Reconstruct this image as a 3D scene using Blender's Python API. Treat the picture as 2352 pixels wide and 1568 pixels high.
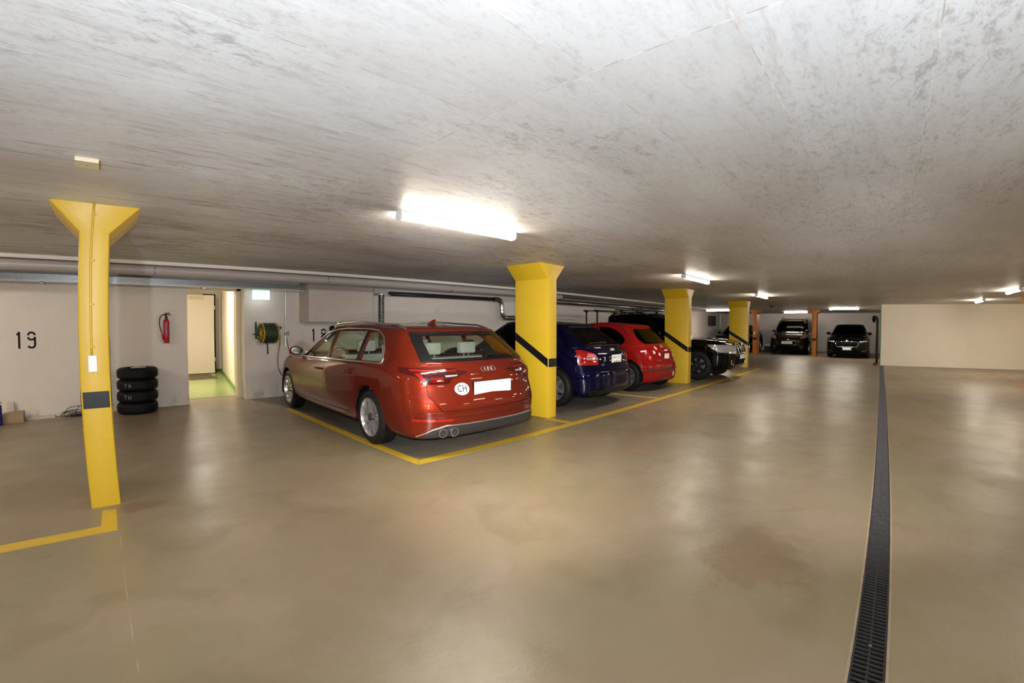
import bpy, bmesh, math, random
from mathutils import Vector, Matrix
from mathutils.bvhtree import BVHTree
random.seed(7)
PI = math.pi
for o in list(bpy.data.objects): bpy.data.objects.remove(o)
SC = bpy.context.scene
COL = SC.collection

# ---------------------------------------------------------------- camera (wide lens with its barrel distortion)
cam_d = bpy.data.cameras.new('camera'); cam = bpy.data.objects.new('camera', cam_d); COL.objects.link(cam)
SC.camera = cam
fw = Vector((0.72550426, 0.68747877, -0.03188277)); rt = Vector((0.68784906, -0.72585319, 0.00090224)); up = Vector((0.02252194, 0.02258511, 0.99949121))
m = Matrix((rt, up, -fw)).transposed().to_4x4(); m.translation = Vector((0, 0, 1.25)); cam.matrix_world = m
cam_d.type = 'PANO'
cam_d.sensor_width = 36; cam_d.sensor_height = 24; cam_d.sensor_fit = 'HORIZONTAL'
cam_d.clip_start = 0.02; cam_d.clip_end = 200
PK = (0.0, -6.26356662e-02, -2.31320972e-04, 5.04537138e-05, -6.86668278e-07)
def setpano(c):
    c.panorama_type = 'FISHEYE_LENS_POLYNOMIAL'
    c.fisheye_fov = PI
    for i, k in enumerate(PK): setattr(c, 'fisheye_polynomial_k%d' % i, k)
try: setpano(cam_d)
except Exception: setpano(cam_d.cycles)

# ---------------------------------------------------------------- world, exposure, the photographer's flash
w = bpy.data.worlds.new('world'); SC.world = w; w.use_nodes = True
w.node_tree.nodes['Background'].inputs[0].default_value = (0.9, 0.95, 1.0, 1); w.node_tree.nodes['Background'].inputs[1].default_value = 0.0
SC.view_settings.view_transform = 'Standard'; SC.view_settings.look = 'None'; SC.view_settings.gamma = 1
SC.view_settings.exposure = 0.0; SC.view_settings.use_curve_mapping = False
SC.cycles.use_denoising = True
SC.cycles.max_bounces = 7; SC.cycles.diffuse_bounces = 5; SC.cycles.glossy_bounces = 3; SC.cycles.transparent_max_bounces = 12
SC.cycles.sample_clamp_indirect = 4.0
SC.cycles.use_light_tree = True
SC.cycles.use_adaptive_sampling = True; SC.cycles.adaptive_threshold = 0.03
SC.cycles.caustics_reflective = False; SC.cycles.caustics_refractive = False
def lamp_light(name, kind, loc, power, color, size=0.1, rot=None, spot=None):
    l = bpy.data.lights.new(name, kind); l.energy = power; l.color = color
    if kind in ('POINT', 'SPOT'): l.shadow_soft_size = size
    if spot: l.spot_size = spot[0]; l.spot_blend = spot[1]
    o = bpy.data.objects.new(name, l); o.location = loc
    if rot: o.rotation_euler = rot
    COL.objects.link(o); return o
def aim(yaw, pitch): a, b = math.radians(yaw), math.radians(pitch); return Vector((math.cos(a)*math.cos(b), math.sin(a)*math.cos(b), math.sin(b))).to_track_quat('-Z', 'Y').to_euler()
def flash(name, power, yaw, pitch, cone, color=(1.0, 0.98, 0.96), z=1.38, b=-0.05): lamp_light(name, 'SPOT', (b, b, z), power, color, 0.04, aim(yaw, pitch), (math.radians(cone), 1.0))
flash('flash_up', 570, 43, 50, 168, (0.86, 0.93, 1.0), 0.92, -0.60)
flash('flash_left', 215, 84, -9, 66)
flash('flash_centre', 1380, 42, -8, 56)
flash('flash_right', 1900, 3, -7, 44)
TUBE_E = 112.0

# ---------------------------------------------------------------- materials
def N(nt, kind, **kw):
    n = nt.nodes.new(kind)
    for k, v in kw.items():
        if k in n.inputs: n.inputs[k].default_value = v
        else: setattr(n, k, v)
    return n
def pmat(name, col, rough=0.5, metal=0.0, coat=0.0, spec=0.5, emis=None, es=0.0, noise=None, bump=None, alpha=None):
    ma = bpy.data.materials.new(name); ma.use_nodes = True; nt = ma.node_tree; b = nt.nodes['Principled BSDF']
    b.inputs['Base Color'].default_value = (*col, 1); b.inputs['Roughness'].default_value = rough; b.inputs['Metallic'].default_value = metal
    b.inputs['Coat Weight'].default_value = coat; b.inputs['Coat Roughness'].default_value = 0.03; b.inputs['Specular IOR Level'].default_value = spec
    if emis: b.inputs['Emission Color'].default_value = (*emis, 1); b.inputs['Emission Strength'].default_value = es
    if noise or bump: tc = N(nt, 'ShaderNodeTexCoord')
    if noise:   # (scale, amount, second colour)
        n = N(nt, 'ShaderNodeTexNoise', Scale=noise[0], Detail=5.0, Roughness=0.6); nt.links.new(tc.outputs['Object'], n.inputs['Vector'])
        r = N(nt, 'ShaderNodeMapRange'); r.inputs[1].default_value = 0.35; r.inputs[2].default_value = 0.7; r.inputs[4].default_value = noise[1]
        nt.links.new(n.outputs[0], r.inputs[0])
        mx = N(nt, 'ShaderNodeMix', data_type='RGBA'); mx.inputs[6].default_value = (*col, 1); mx.inputs[7].default_value = (*noise[2], 1)
        nt.links.new(r.outputs[0], mx.inputs[0]); nt.links.new(mx.outputs[2], b.inputs['Base Color'])
    if bump:
        n2 = N(nt, 'ShaderNodeTexNoise', Scale=bump[0], Detail=4.0); nt.links.new(tc.outputs['Object'], n2.inputs['Vector'])
        bp = N(nt, 'ShaderNodeBump', Strength=bump[1], Distance=0.01); nt.links.new(n2.outputs[0], bp.inputs['Height']); nt.links.new(bp.outputs[0], b.inputs['Normal'])
    return ma
def glassmat(name, tint, gl=1.0):
    ma = bpy.data.materials.new(name); ma.use_nodes = True; nt = ma.node_tree; nt.nodes.clear()
    out = N(nt, 'ShaderNodeOutputMaterial'); t = N(nt, 'ShaderNodeBsdfTransparent', Color=(*tint, 1)); g = N(nt, 'ShaderNodeBsdfGlossy', Color=(gl, gl, gl, 1), Roughness=0.02)
    f = N(nt, 'ShaderNodeFresnel', IOR=1.45); mx = N(nt, 'ShaderNodeMixShader')
    ge = N(nt, 'ShaderNodeNewGeometry'); nt.links.new(math_n(nt, 'MULTIPLY', f.outputs[0], math_n(nt, 'SUBTRACT', 1.0, ge.outputs['Backfacing'])), mx.inputs[0]); nt.links.new(t.outputs[0], mx.inputs[1]); nt.links.new(g.outputs[0], mx.inputs[2]); nt.links.new(mx.outputs[0], out.inputs[0])
    return ma
def carpaint(name, col, metal=0.35, rough=0.28, flake=None):
    ma = pmat(name, col, rough, metal, 0.75, 0.0)
    nt = ma.node_tree; b = nt.nodes['Principled BSDF']; b.inputs['Coat IOR'].default_value = 1.42
    if flake:
        lw = N(nt, 'ShaderNodeLayerWeight', Blend=0.35); mx = N(nt, 'ShaderNodeMix', data_type='RGBA')
        mx.inputs[6].default_value = (*flake, 1); mx.inputs[7].default_value = (*col, 1)
        nt.links.new(lw.outputs['Facing'], mx.inputs[0]); nt.links.new(mx.outputs[2], b.inputs['Base Color'])
    return ma
def math_n(nt, op, a, b=None, c=None):
    n = N(nt, 'ShaderNodeMath', operation=op)
    for i, v in enumerate((a, b, c)):
        if v is None: continue
        if isinstance(v, (int, float)): n.inputs[i].default_value = v
        else: nt.links.new(v, n.inputs[i])
    return n.outputs[0]
def mixc(nt, f, a, b, mode='MIX'):
    n = N(nt, 'ShaderNodeMix', data_type='RGBA', blend_type=mode)
    for i, v in ((0, f), (6, a), (7, b)):
        if isinstance(v, (int, float)): n.inputs[i].default_value = v
        elif isinstance(v, tuple): n.inputs[i].default_value = (*v, 1)
        else: nt.links.new(v, n.inputs[i])
    return n.outputs[2]
def noise(nt, vec, scale, detail=5, rough=0.6, mscale=None, mloc=(0, 0, 0), lo=0.35, hi=0.65, dist=0.0):
    if mscale:
        mp = N(nt, 'ShaderNodeMapping'); mp.inputs['Scale'].default_value = mscale; mp.inputs['Location'].default_value = mloc; nt.links.new(vec, mp.inputs[0]); vec = mp.outputs[0]
    n = N(nt, 'ShaderNodeTexNoise', Scale=scale, Detail=float(detail), Roughness=rough, Distortion=dist); nt.links.new(vec, n.inputs['Vector'])
    r = N(nt, 'ShaderNodeMapRange', interpolation_type='SMOOTHSTEP'); r.inputs[1].default_value = lo; r.inputs[2].default_value = hi
    nt.links.new(n.outputs[0], r.inputs[0]); return r.outputs[0]
def linemask(nt, coord, period, offset, width):
    # 1 on thin lines at offset + k*period
    a = math_n(nt, 'SUBTRACT', coord, offset); p = math_n(nt, 'PINGPONG', a, period/2)
    # pingpong is 0 at multiples of period
    return math_n(nt, 'LESS_THAN', p, width)

def ceiling_mat():
    ma = bpy.data.materials.new('board_marked_concrete'); ma.use_nodes = True; nt = ma.node_tree; b = nt.nodes['Principled BSDF']
    tc = N(nt, 'ShaderNodeTexCoord'); V = tc.outputs['Object']; sx = N(nt, 'ShaderNodeSeparateXYZ'); nt.links.new(V, sx.inputs[0])
    X, Y = sx.outputs[0], sx.outputs[1]
    base = mixc(nt, noise(nt, V, 0.9, 3, mscale=(0.7, 1, 1)), (0.64, 0.65, 0.665), (0.73, 0.74, 0.76))
    # mottling, brushed along the boards
    big = noise(nt, V, 0.75, 4, 0.6, (0.8, 1.5, 1), (3.1, 0.7, 0), lo=0.44, hi=0.62)
    mot = noise(nt, V, 15, 9, 0.78, (0.7, 1.25, 1), lo=0.49, hi=0.66, dist=0.5)
    fine = noise(nt, V, 34, 6, 0.75, (0.7, 1.4, 1), (2, 5, 0), lo=0.50, hi=0.66)
    base = mixc(nt, math_n(nt, 'MULTIPLY', mot, math_n(nt, 'MULTIPLY_ADD', big, 0.42, 0.16)), base, (0.23, 0.19, 0.185))
    base = mixc(nt, math_n(nt, 'MULTIPLY', fine, math_n(nt, 'MULTIPLY_ADD', big, 0.28, 0.18)), base, (0.28, 0.25, 0.245))
    base = mixc(nt, math_n(nt, 'MULTIPLY', noise(nt, V, 5, 7, 0.7, (0.5, 1.6, 1), (8, 1, 0), lo=0.48, hi=0.60), 0.22), base, (0.78, 0.78, 0.785))
    # brown rusty streaks, more of them between the left columns and the wall
    st = noise(nt, V, 3.4, 6, 0.7, (0.35, 3.2, 1), (1.7, 4.2, 0), lo=0.52, hi=0.78)
    zn = N(nt, 'ShaderNodeMapRange', interpolation_type='SMOOTHSTEP'); zn.inputs[1].default_value = 1.2; zn.inputs[2].default_value = 4.2; nt.links.new(Y, zn.inputs[0])
    st = math_n(nt, 'MULTIPLY', st, math_n(nt, 'MULTIPLY_ADD', zn.outputs[0], 0.70, 0.14))
    st2 = math_n(nt, 'MULTIPLY', noise(nt, V, 9, 7, 0.72, (0.28, 1.9, 1), (3, 8, 0), lo=0.50, hi=0.64), math_n(nt, 'MULTIPLY', noise(nt, V, 1.1, 3, 0.5, (0.5, 1.3, 1), (6, 3, 0), lo=0.46, hi=0.60), math_n(nt, 'MULTIPLY_ADD', zn.outputs[0], 0.62, 0.16)))
    base = mixc(nt, st2, base, (0.13, 0.055, 0.030))
    base = mixc(nt, st, base, (0.17, 0.085, 0.045))
    brown = noise(nt, V, 0.8, 4, 0.6, (0.6, 1.2, 1), (0.3, 0.2, 0), lo=0.42, hi=0.66)
    base = mixc(nt, math_n(nt, 'MULTIPLY', brown, math_n(nt, 'MULTIPLY_ADD', zn.outputs[0], 0.4, 0.10)), base, (0.33, 0.255, 0.205))
    # formwork seams
    brk = noise(nt, V, 1.1, 3, 0.6, None, lo=0.34, hi=0.48)
    wob = math_n(nt, 'MULTIPLY_ADD', noise(nt, V, 2.0, 3, lo=0.0, hi=1.0), 0.006, -0.003)
    s1 = math_n(nt, 'MULTIPLY', linemask(nt, math_n(nt, 'ADD', Y, wob), 0.506, 3.84, 0.0028), brk)
    s2 = linemask(nt, math_n(nt, 'ADD', X, wob), 2.625, 1.213, 0.0035)
    mp = noise(nt, V, 8, 4, 0.7, None, (0, 0, 0), lo=0.38, hi=0.6)
    dark = math_n(nt, 'MULTIPLY', math_n(nt, 'MAXIMUM', s1, s2), mp)
    base = mixc(nt, math_n(nt, 'MULTIPLY', math_n(nt, 'MAXIMUM', s1, s2), 0.75), base, (0.86, 0.83, 0.80))
    base = mixc(nt, math_n(nt, 'MULTIPLY', dark, 0.62), base, (0.30, 0.26, 0.235))
    # each board takes the oil a little differently
    fl = math_n(nt, 'FLOOR', math_n(nt, 'DIVIDE', math_n(nt, 'SUBTRACT', Y, 3.84), 0.506)); fx = math_n(nt, 'FLOOR', math_n(nt, 'DIVIDE', math_n(nt, 'SUBTRACT', X, 1.213), 2.625))
    cb = N(nt, 'ShaderNodeCombineXYZ'); nt.links.new(fl, cb.inputs[0]); nt.links.new(fx, cb.inputs[1])
    wn = N(nt, 'ShaderNodeTexWhiteNoise', noise_dimensions='3D'); nt.links.new(cb.outputs[0], wn.inputs['Vector'])
    base = mixc(nt, math_n(nt, 'MULTIPLY', wn.outputs[0], 0.16), base, (0.42, 0.38, 0.35))
    nt.links.new(base, b.inputs['Base Color']); b.inputs['Roughness'].default_value = 0.62; b.inputs['Specular IOR Level'].default_value = 0.45
    rg = noise(nt, V, 5, 4, 0.6, (0.5, 2, 1), lo=0.0, hi=1.0); nt.links.new(math_n(nt, 'MULTIPLY_ADD', rg, 0.25, 0.38), b.inputs['Roughness'])
    bp = N(nt, 'ShaderNodeBump', Strength=0.12, Distance=0.004); nt.links.new(math_n(nt, 'SUBTRACT', noise(nt, V, 14, 6, 0.7, (0.5, 2, 1), lo=0.0, hi=1.0), dark), bp.inputs['Height']); nt.links.new(bp.outputs[0], b.inputs['Normal'])
    return ma

def floor_mat():
    ma = bpy.data.materials.new('coated_garage_floor'); ma.use_nodes = True; nt = ma.node_tree; b = nt.nodes['Principled BSDF']
    tc = N(nt, 'ShaderNodeTexCoord'); V = tc.outputs['Object']; sx = N(nt, 'ShaderNodeSeparateXYZ'); nt.links.new(V, sx.inputs[0]); X, Y = sx.outputs[0], sx.outputs[1]
    base = mixc(nt, noise(nt, V, 0.7, 4, 0.55, None, lo=0.36, hi=0.64, dist=0.6), (0.262, 0.200, 0.128), (0.250, 0.207, 0.122))
    base = mixc(nt, math_n(nt, 'MULTIPLY', noise(nt, V, 1.3, 4, 0.6, (1, 1, 1), (4.0, 2.0, 0), lo=0.46, hi=0.66, dist=0.8), 0.55), base, (0.305, 0.238, 0.172))
    base = mixc(nt, math_n(nt, 'MULTIPLY', noise(nt, V, 1.9, 5, 0.6, (1, 1, 1), (9.0, 1.0, 0), lo=0.5, hi=0.7, dist=1.0), 0.50), base, (0.190, 0.145, 0.080))
    base = mixc(nt, math_n(nt, 'MULTIPLY', noise(nt, V, 60, 4, 0.6, None, lo=0.3, hi=0.7), 0.10), base, (0.22, 0.18, 0.13))
    # worn brown patch in the drive lane
    def blob(cx, cy, rx, ry, soft=0.35):
        a = math_n(nt, 'DIVIDE', math_n(nt, 'SUBTRACT', X, cx), rx); c = math_n(nt, 'DIVIDE', math_n(nt, 'SUBTRACT', Y, cy), ry)
        d = math_n(nt, 'SQRT', math_n(nt, 'ADD', math_n(nt, 'MULTIPLY', a, a), math_n(nt, 'MULTIPLY', c, c)))
        d = math_n(nt, 'ADD', d, math_n(nt, 'MULTIPLY_ADD', noise(nt, V, 4, 4, 0.6), 0.5, -0.25))
        r = N(nt, 'ShaderNodeMapRange', interpolation_type='SMOOTHSTEP'); r.inputs[1].default_value = 1.0; r.inputs[2].default_value = 1.0-soft; nt.links.new(d, r.inputs[0]); return r.outputs[0]
    base = mixc(nt, math_n(nt, 'MULTIPLY', blob(BL[0], BL[1], 0.44, 0.33), 0.55), base, (0.200, 0.130, 0.064))
    base = mixc(nt, math_n(nt, 'MULTIPLY', blob(0.12, 3.72, 0.20, 0.14, 0.6), 0.5), base, (0.16, 0.08, 0.05))
    # shade beneath the parked cars, painted grey into the bay floor
    bay = N(nt, 'ShaderNodeMapRange', interpolation_type='SMOOTHSTEP'); bay.inputs[1].default_value = 3.2; bay.inputs[2].default_value = 4.0; nt.links.new(Y, bay.inputs[0])
    bx = N(nt, 'ShaderNodeMapRange', interpolation_type='SMOOTHSTEP'); bx.inputs[1].default_value = 2.2; bx.inputs[2].default_value = 2.45; nt.links.new(X, bx.inputs[0])
    bay_shade = math_n(nt, 'MULTIPLY', math_n(nt, 'MULTIPLY', bay.outputs[0], bx.outputs[0]), math_n(nt, 'MULTIPLY_ADD', noise(nt, V, 3, 4), 0.3, 0.55))
    base = mixc(nt, bay_shade, base, (0.13, 0.122, 0.118))
    # a hairline joint running from the left column
    jl = math_n(nt, 'MULTIPLY', linemask(nt, math_n(nt, 'ADD', X, math_n(nt, 'MULTIPLY_ADD', noise(nt, V, 3, 3, lo=0.0, hi=1.0), 0.008, -0.004)), 400, -0.045, 0.0028), math_n(nt, 'LESS_THAN', Y, 3.3))
    base = mixc(nt, math_n(nt, 'MULTIPLY', jl, math_n(nt, 'MULTIPLY', noise(nt, V, 5, 3, lo=0.4, hi=0.6), 0.6)), base, (0.40, 0.35, 0.28))
    nt.links.new(base, b.inputs['Base Color'])
    rg = noise(nt, V, 1.7, 4, 0.6, (1, 1, 1), (2, 7, 0), lo=0.0, hi=1.0)
    nt.links.new(math_n(nt, 'MULTIPLY_ADD', rg, 0.24, 0.25), b.inputs['Roughness']); b.inputs['Specular IOR Level'].default_value = 0.5
    bp = N(nt, 'ShaderNodeBump', Strength=0.14, Distance=0.02); nt.links.new(noise(nt, V, 5, 5, 0.6, None, lo=0.0, hi=1.0), bp.inputs['Height'])
    bp2 = N(nt, 'ShaderNodeBump', Strength=0.06, Distance=0.004); nt.links.new(noise(nt, V, 120, 3, 0.6, None, lo=0.0, hi=1.0), bp2.inputs['Height']); nt.links.new(bp.outputs[0], bp2.inputs['Normal']); nt.links.new(bp2.outputs[0], b.inputs['Normal'])
    return ma
BL = (2.47, 0.49)
def wall_mat(name, c1, c2, dirt=(0.30, 0.24, 0.20), foot=0.6):
    ma = bpy.data.materials.new(name); ma.use_nodes = True; nt = ma.node_tree; b = nt.nodes['Principled BSDF']
    tc = N(nt, 'ShaderNodeTexCoord'); V = tc.outputs['Object']; sx = N(nt, 'ShaderNodeSeparateXYZ'); nt.links.new(V, sx.inputs[0])
    base = mixc(nt, noise(nt, V, 1.2, 4, 0.6), c1, c2)
    low = N(nt, 'ShaderNodeMapRange', interpolation_type='SMOOTHSTEP'); low.inputs[1].default_value = 0.38; low.inputs[2].default_value = 0.02; nt.links.new(sx.outputs[2], low.inputs[0])
    sm = noise(nt, V, 4.0, 6, 0.7, (1, 1, 0.6), (5, 0, 0), lo=0.50, hi=0.72)
    base = mixc(nt, math_n(nt, 'MULTIPLY', low.outputs[0], math_n(nt, 'MULTIPLY', sm, foot)), base, dirt)
    base = mixc(nt, math_n(nt, 'MULTIPLY', noise(nt, V, 35, 4, 0.6), 0.06), base, dirt)
    nt.links.new(base, b.inputs['Base Color']); b.inputs['Roughness'].default_value = 0.75; b.inputs['Specular IOR Level'].default_value = 0.3
    bp = N(nt, 'ShaderNodeBump', Strength=0.12, Distance=0.004); nt.links.new(noise(nt, V, 90, 3, 0.6, None, lo=0.0, hi=1.0), bp.inputs['Height']); nt.links.new(bp.outputs[0], b.inputs['Normal'])
    return ma

M = {}
M['ceil'] = ceiling_mat(); M['floor'] = floor_mat()
M['wall'] = wall_mat('rolled_wall_paint', (0.72, 0.655, 0.605), (0.76, 0.70, 0.65))
M['cream'] = wall_mat('cream_wall_paint', (0.88, 0.79, 0.64), (0.90, 0.82, 0.67), (0.6, 0.5, 0.36), 0.1)
M['conc'] = pmat('rough_concrete', (0.54, 0.47, 0.42), 0.8, noise=(6, 0.5, (0.63, 0.57, 0.52)), bump=(30, 0.3))
M['yellow'] = pmat('yellow_column_paint', (0.62, 0.405, 0.020), 0.42, noise=(3, 0.35, (0.56, 0.355, 0.017)), bump=(60, 0.06))
M['orange'] = pmat('orange_column_paint', (0.42, 0.125, 0.014), 0.5, noise=(3, 0.35, (0.36, 0.10, 0.010)))
M['stripe'] = pmat('black_stripe_paint', (0.006, 0.006, 0.009), 0.45, spec=0.3)
M['linep'] = pmat('yellow_floor_paint', (0.62, 0.40, 0.03), 0.42, noise=(5, 0.5, (0.50, 0.33, 0.05)), bump=(50, 0.08))
M['redp'] = pmat('faded_red_floor_paint', (0.42, 0.12, 0.07), 0.5, noise=(8, 0.9, (0.34, 0.24, 0.15)))
M['tube'] = pmat('lit_tube_diffuser', (0.9, 0.9, 0.9), 0.4, emis=(1.0, 0.90, 0.74), es=TUBE_E)
M['lampbody'] = pmat('lamp_housing', (0.42, 0.42, 0.44), 0.45)
M['lampcap'] = pmat('lamp_end_cap', (0.8, 0.8, 0.82), 0.4)
M['galv'] = pmat('galvanised_sheet', (0.32, 0.35, 0.37), 0.38, 0.7, noise=(40, 0.9, (0.50, 0.54, 0.57)))
M['duct'] = pmat('spiral_duct_metal', (0.30, 0.31, 0.32), 0.3, 0.9, noise=(5, 0.5, (0.2, 0.2, 0.2)))
M['chrome'] = pmat('chrome', (0.75, 0.75, 0.76), 0.12, 1.0)
M['steel'] = pmat('brushed_steel', (0.45, 0.45, 0.46), 0.3, 0.9)
M['gpipe'] = pmat('grey_plastic_pipe', (0.40, 0.37, 0.355), 0.35)
M['wpipe'] = pmat('white_cable_trunk', (0.68, 0.64, 0.60), 0.4)
M['black'] = pmat('black_plastic', (0.004, 0.004, 0.0045), 0.42, spec=0.25)
M['blackm'] = pmat('matt_black', (0.003, 0.003, 0.003), 0.8, spec=0.1)
M['dgrey'] = pmat('dark_grey_plastic', (0.030, 0.027, 0.029), 0.45, spec=0.3)
M['rubber'] = pmat('tyre_rubber', (0.007, 0.0065, 0.007), 0.6, spec=0.2, noise=(20, 0.5, (0.014, 0.012, 0.012)))
M['alloy'] = pmat('silver_alloy', (0.60, 0.58, 0.57), 0.22, 0.85)
M['alloyd'] = pmat('dark_rim_metal', (0.10, 0.10, 0.11), 0.35, 0.8)
M['red'] = carpaint('copper_red_paint', (0.050, 0.0024, 0.0014), 0.35, 0.36, (0.145, 0.0150, 0.0060))
M['blue'] = carpaint('dark_blue_paint', (0.0006, 0.0006, 0.004), 0.1, 0.35, (0.0015, 0.0015, 0.018))
M['micra'] = carpaint('bright_red_paint', (0.20, 0.006, 0.005), 0.0, 0.35)
M['suv'] = carpaint('black_car_paint', (0.001, 0.001, 0.0012), 0.0, 0.3)
M['van'] = carpaint('brown_car_paint', (0.010, 0.006, 0.003), 0.3, 0.35, (0.030, 0.019, 0.009))
M['lining'] = pmat('pale_car_lining', (0.38, 0.37, 0.31), 0.8); M['lind'] = pmat('dark_car_lining', (0.03, 0.03, 0.03), 0.8)
M['seat'] = pmat('dark_seat_cloth', (0.045, 0.045, 0.048), 0.85)
M['seatl'] = pmat('grey_seat_cloth', (0.38, 0.38, 0.37), 0.85); M['rimk'] = pmat('black_wheel_rim', (0.02, 0.02, 0.022), 0.3, 0.5)
M['glass'] = glassmat('car_window_glass', (0.93, 0.96, 0.91), 0.75); M['gdark'] = glassmat('tinted_car_glass', (0.22, 0.23, 0.22), 0.45)
M['redlens'] = pmat('red_lamp_lens', (0.30, 0.005, 0.004), 0.08, 0.0, 0.6); M['redlensd'] = pmat('dark_red_lamp_lens', (0.040, 0.002, 0.002), 0.08, 0.0, 0.6)
M['redglow'] = pmat('painted_reflector_glint', (0.75, 0.03, 0.015), 0.15, 0.0, 1.0)
M['redlensm'] = pmat('mid_red_lamp_lens', (0.14, 0.003, 0.003), 0.08, 0.0, 0.6); M['clear'] = pmat('clear_lamp_lens', (0.55, 0.55, 0.56), 0.06, 0.55, 1.0); M['pink'] = pmat('pink_lamp_lens', (0.62, 0.16, 0.17), 0.1, 0.0, 1.0)
M['white'] = pmat('white_plastic', (0.78, 0.78, 0.78), 0.4); M['plate'] = pmat('white_licence_plate', (0.9, 0.9, 0.9), 0.35)
M['ink'] = pmat('black_ink', (0.01, 0.01, 0.012), 0.5); M['markg'] = pmat('grey_plate_marks', (0.30, 0.29, 0.30), 0.5)
M['digit'] = pmat('black_stencil_paint', (0.003, 0.003, 0.008), 0.6, spec=0.15)
M['extred'] = pmat('extinguisher_red', (0.45, 0.008, 0.012), 0.18, 0.0, 0.8); M['magenta'] = pmat('magenta_label', (0.34, 0.01, 0.06), 0.3)
M['labelt'] = pmat('pale_label_print', (0.55, 0.42, 0.42), 0.4)
M['redhose'] = pmat('red_rubber_hose', (0.30, 0.03, 0.03), 0.5); M['ghose'] = pmat('green_rubber_hose', (0.030, 0.045, 0.018), 0.5); M['dgreen'] = pmat('dark_green_metal', (0.008, 0.060, 0.040), 0.35)
M['reely'] = pmat('yellow_reel_plastic', (0.60, 0.38, 0.02), 0.4)
M['doorw'] = pmat('cream_door_paint', (0.86, 0.77, 0.64), 0.45); M['corr'] = pmat('corridor_wall_paint', (0.88, 0.80, 0.69), 0.7)
M['frame'] = pmat('beige_door_frame', (0.68, 0.59, 0.42), 0.45)
M['green'] = pmat('green_floor_paint', (0.30, 0.38, 0.12), 0.22, noise=(2, 0.3, (0.26, 0.34, 0.10))); M['greend'] = pmat('green_coving', (0.12, 0.26, 0.04), 0.35)
M['mat'] = pmat('brown_door_mat', (0.14, 0.10, 0.06), 0.9)
M['exit'] = pmat('lit_exit_sign', (0.9, 1.0, 0.95), 0.4, emis=(0.90, 0.98, 1.0), es=2.6); M['exitg'] = pmat('green_sign_light', (0.1, 0.9, 0.4), 0.4, emis=(0.25, 1.0, 0.5), es=1.6)
M['exitp'] = pmat('pale_green_sign_print', (0.6, 0.95, 0.8), 0.4, emis=(0.70, 0.97, 0.95), es=1.0)
M['card'] = pmat('brown_cardboard', (0.38, 0.28, 0.18), 0.85, noise=(8, 0.3, (0.3, 0.22, 0.14))); M['paper'] = pmat('crumpled_white_paper', (0.62, 0.57, 0.50), 0.8, bump=(15, 0.3)); M['bluep'] = pmat('blue_plastic', (0.010, 0.020, 0.14), 0.35)
M['led'] = pmat('green_indicator_light', (0, 1, 0.3), 0.4, emis=(0.1, 1.0, 0.4), es=6.0)
M['grate'] = pmat('cast_iron_grate', (0.040, 0.038, 0.042), 0.45, 0.5, noise=(25, 0.6, (0.07, 0.065, 0.07))); M['curb'] = pmat('pale_drain_edge', (0.36, 0.28, 0.19), 0.7, noise=(12, 0.6, (0.24, 0.17, 0.11)))
M['flower'] = pmat('white_flower_sticker', (0.72, 0.68, 0.58), 0.4); M['paw'] = pmat('dark_paw_sticker', (0.09, 0.005, 0.005), 0.4)
M['gedge'] = pmat('green_door_edge_paint', (0.05, 0.22, 0.11), 0.5)

# ---------------------------------------------------------------- mesh helpers
def tag(o, label=None, cat=None, group=None, kind=None):
    if label: o['label'] = label
    if cat: o['category'] = cat
    if group: o['group'] = group
    if kind: o['kind'] = kind
    return o
def thing(name, label, cat, loc=(0, 0, 0), rz=0, group=None):
    o = bpy.data.objects.new(name, None); o.empty_display_size = 0.1; COL.objects.link(o); o.location = loc; o.rotation_euler = (0, 0, rz)
    return tag(o, label, cat, group)
def obj(name, bm, mats, parent=None, smooth=None, flip=False):
    me = bpy.data.meshes.new(name)
    if isinstance(bm, bmesh.types.BMesh):
        if flip: bmesh.ops.recalc_face_normals(bm, faces=bm.faces)
        bm.to_mesh(me); bm.free()
    else: me = bm
    if not isinstance(mats, (list, tuple)): mats = [mats]
    me.materials.clear()
    for x in mats: me.materials.append(M[x] if isinstance(x, str) else x)
    if smooth is not None:
        for p in me.polygons: p.use_smooth = True
        me.set_sharp_from_angle(angle=math.radians(smooth))
    o = bpy.data.objects.new(name, me); COL.objects.link(o)
    if parent: o.parent = parent
    return o
def BM(): return bmesh.new()
def box(bm, x0, x1, y0, y1, z0, z1, bev=0, mi=0):
    g = bmesh.ops.create_cube(bm, size=1); vs = g['verts']
    for v in vs: v.co = Vector(((x0+x1)/2+v.co.x*(x1-x0), (y0+y1)/2+v.co.y*(y1-y0), (z0+z1)/2+v.co.z*(z1-z0)))
    fs = set(f for v in vs for f in v.link_faces)
    for f in fs: f.material_index = mi
    if bev:
        es = set(e for v in vs for e in v.link_edges)
        bmesh.ops.bevel(bm, geom=list(es), offset=bev, segments=2, affect='EDGES', profile=0.6)
    return bm
def cyl(bm, p0, p1, r0, r1=None, seg=20, cap=True, mi=0):
    p0, p1 = Vector(p0), Vector(p1); r1 = r0 if r1 is None else r1; d = p1-p0
    q = d.to_track_quat('Z', 'Y').to_matrix().to_4x4(); q.translation = (p0+p1)/2
    g = bmesh.ops.create_cone(bm, cap_ends=cap, segments=seg, radius1=r0, radius2=r1, depth=d.length, matrix=q)
    for f in set(f for v in g['verts'] for f in v.link_faces): f.material_index = mi
    return bm
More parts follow.
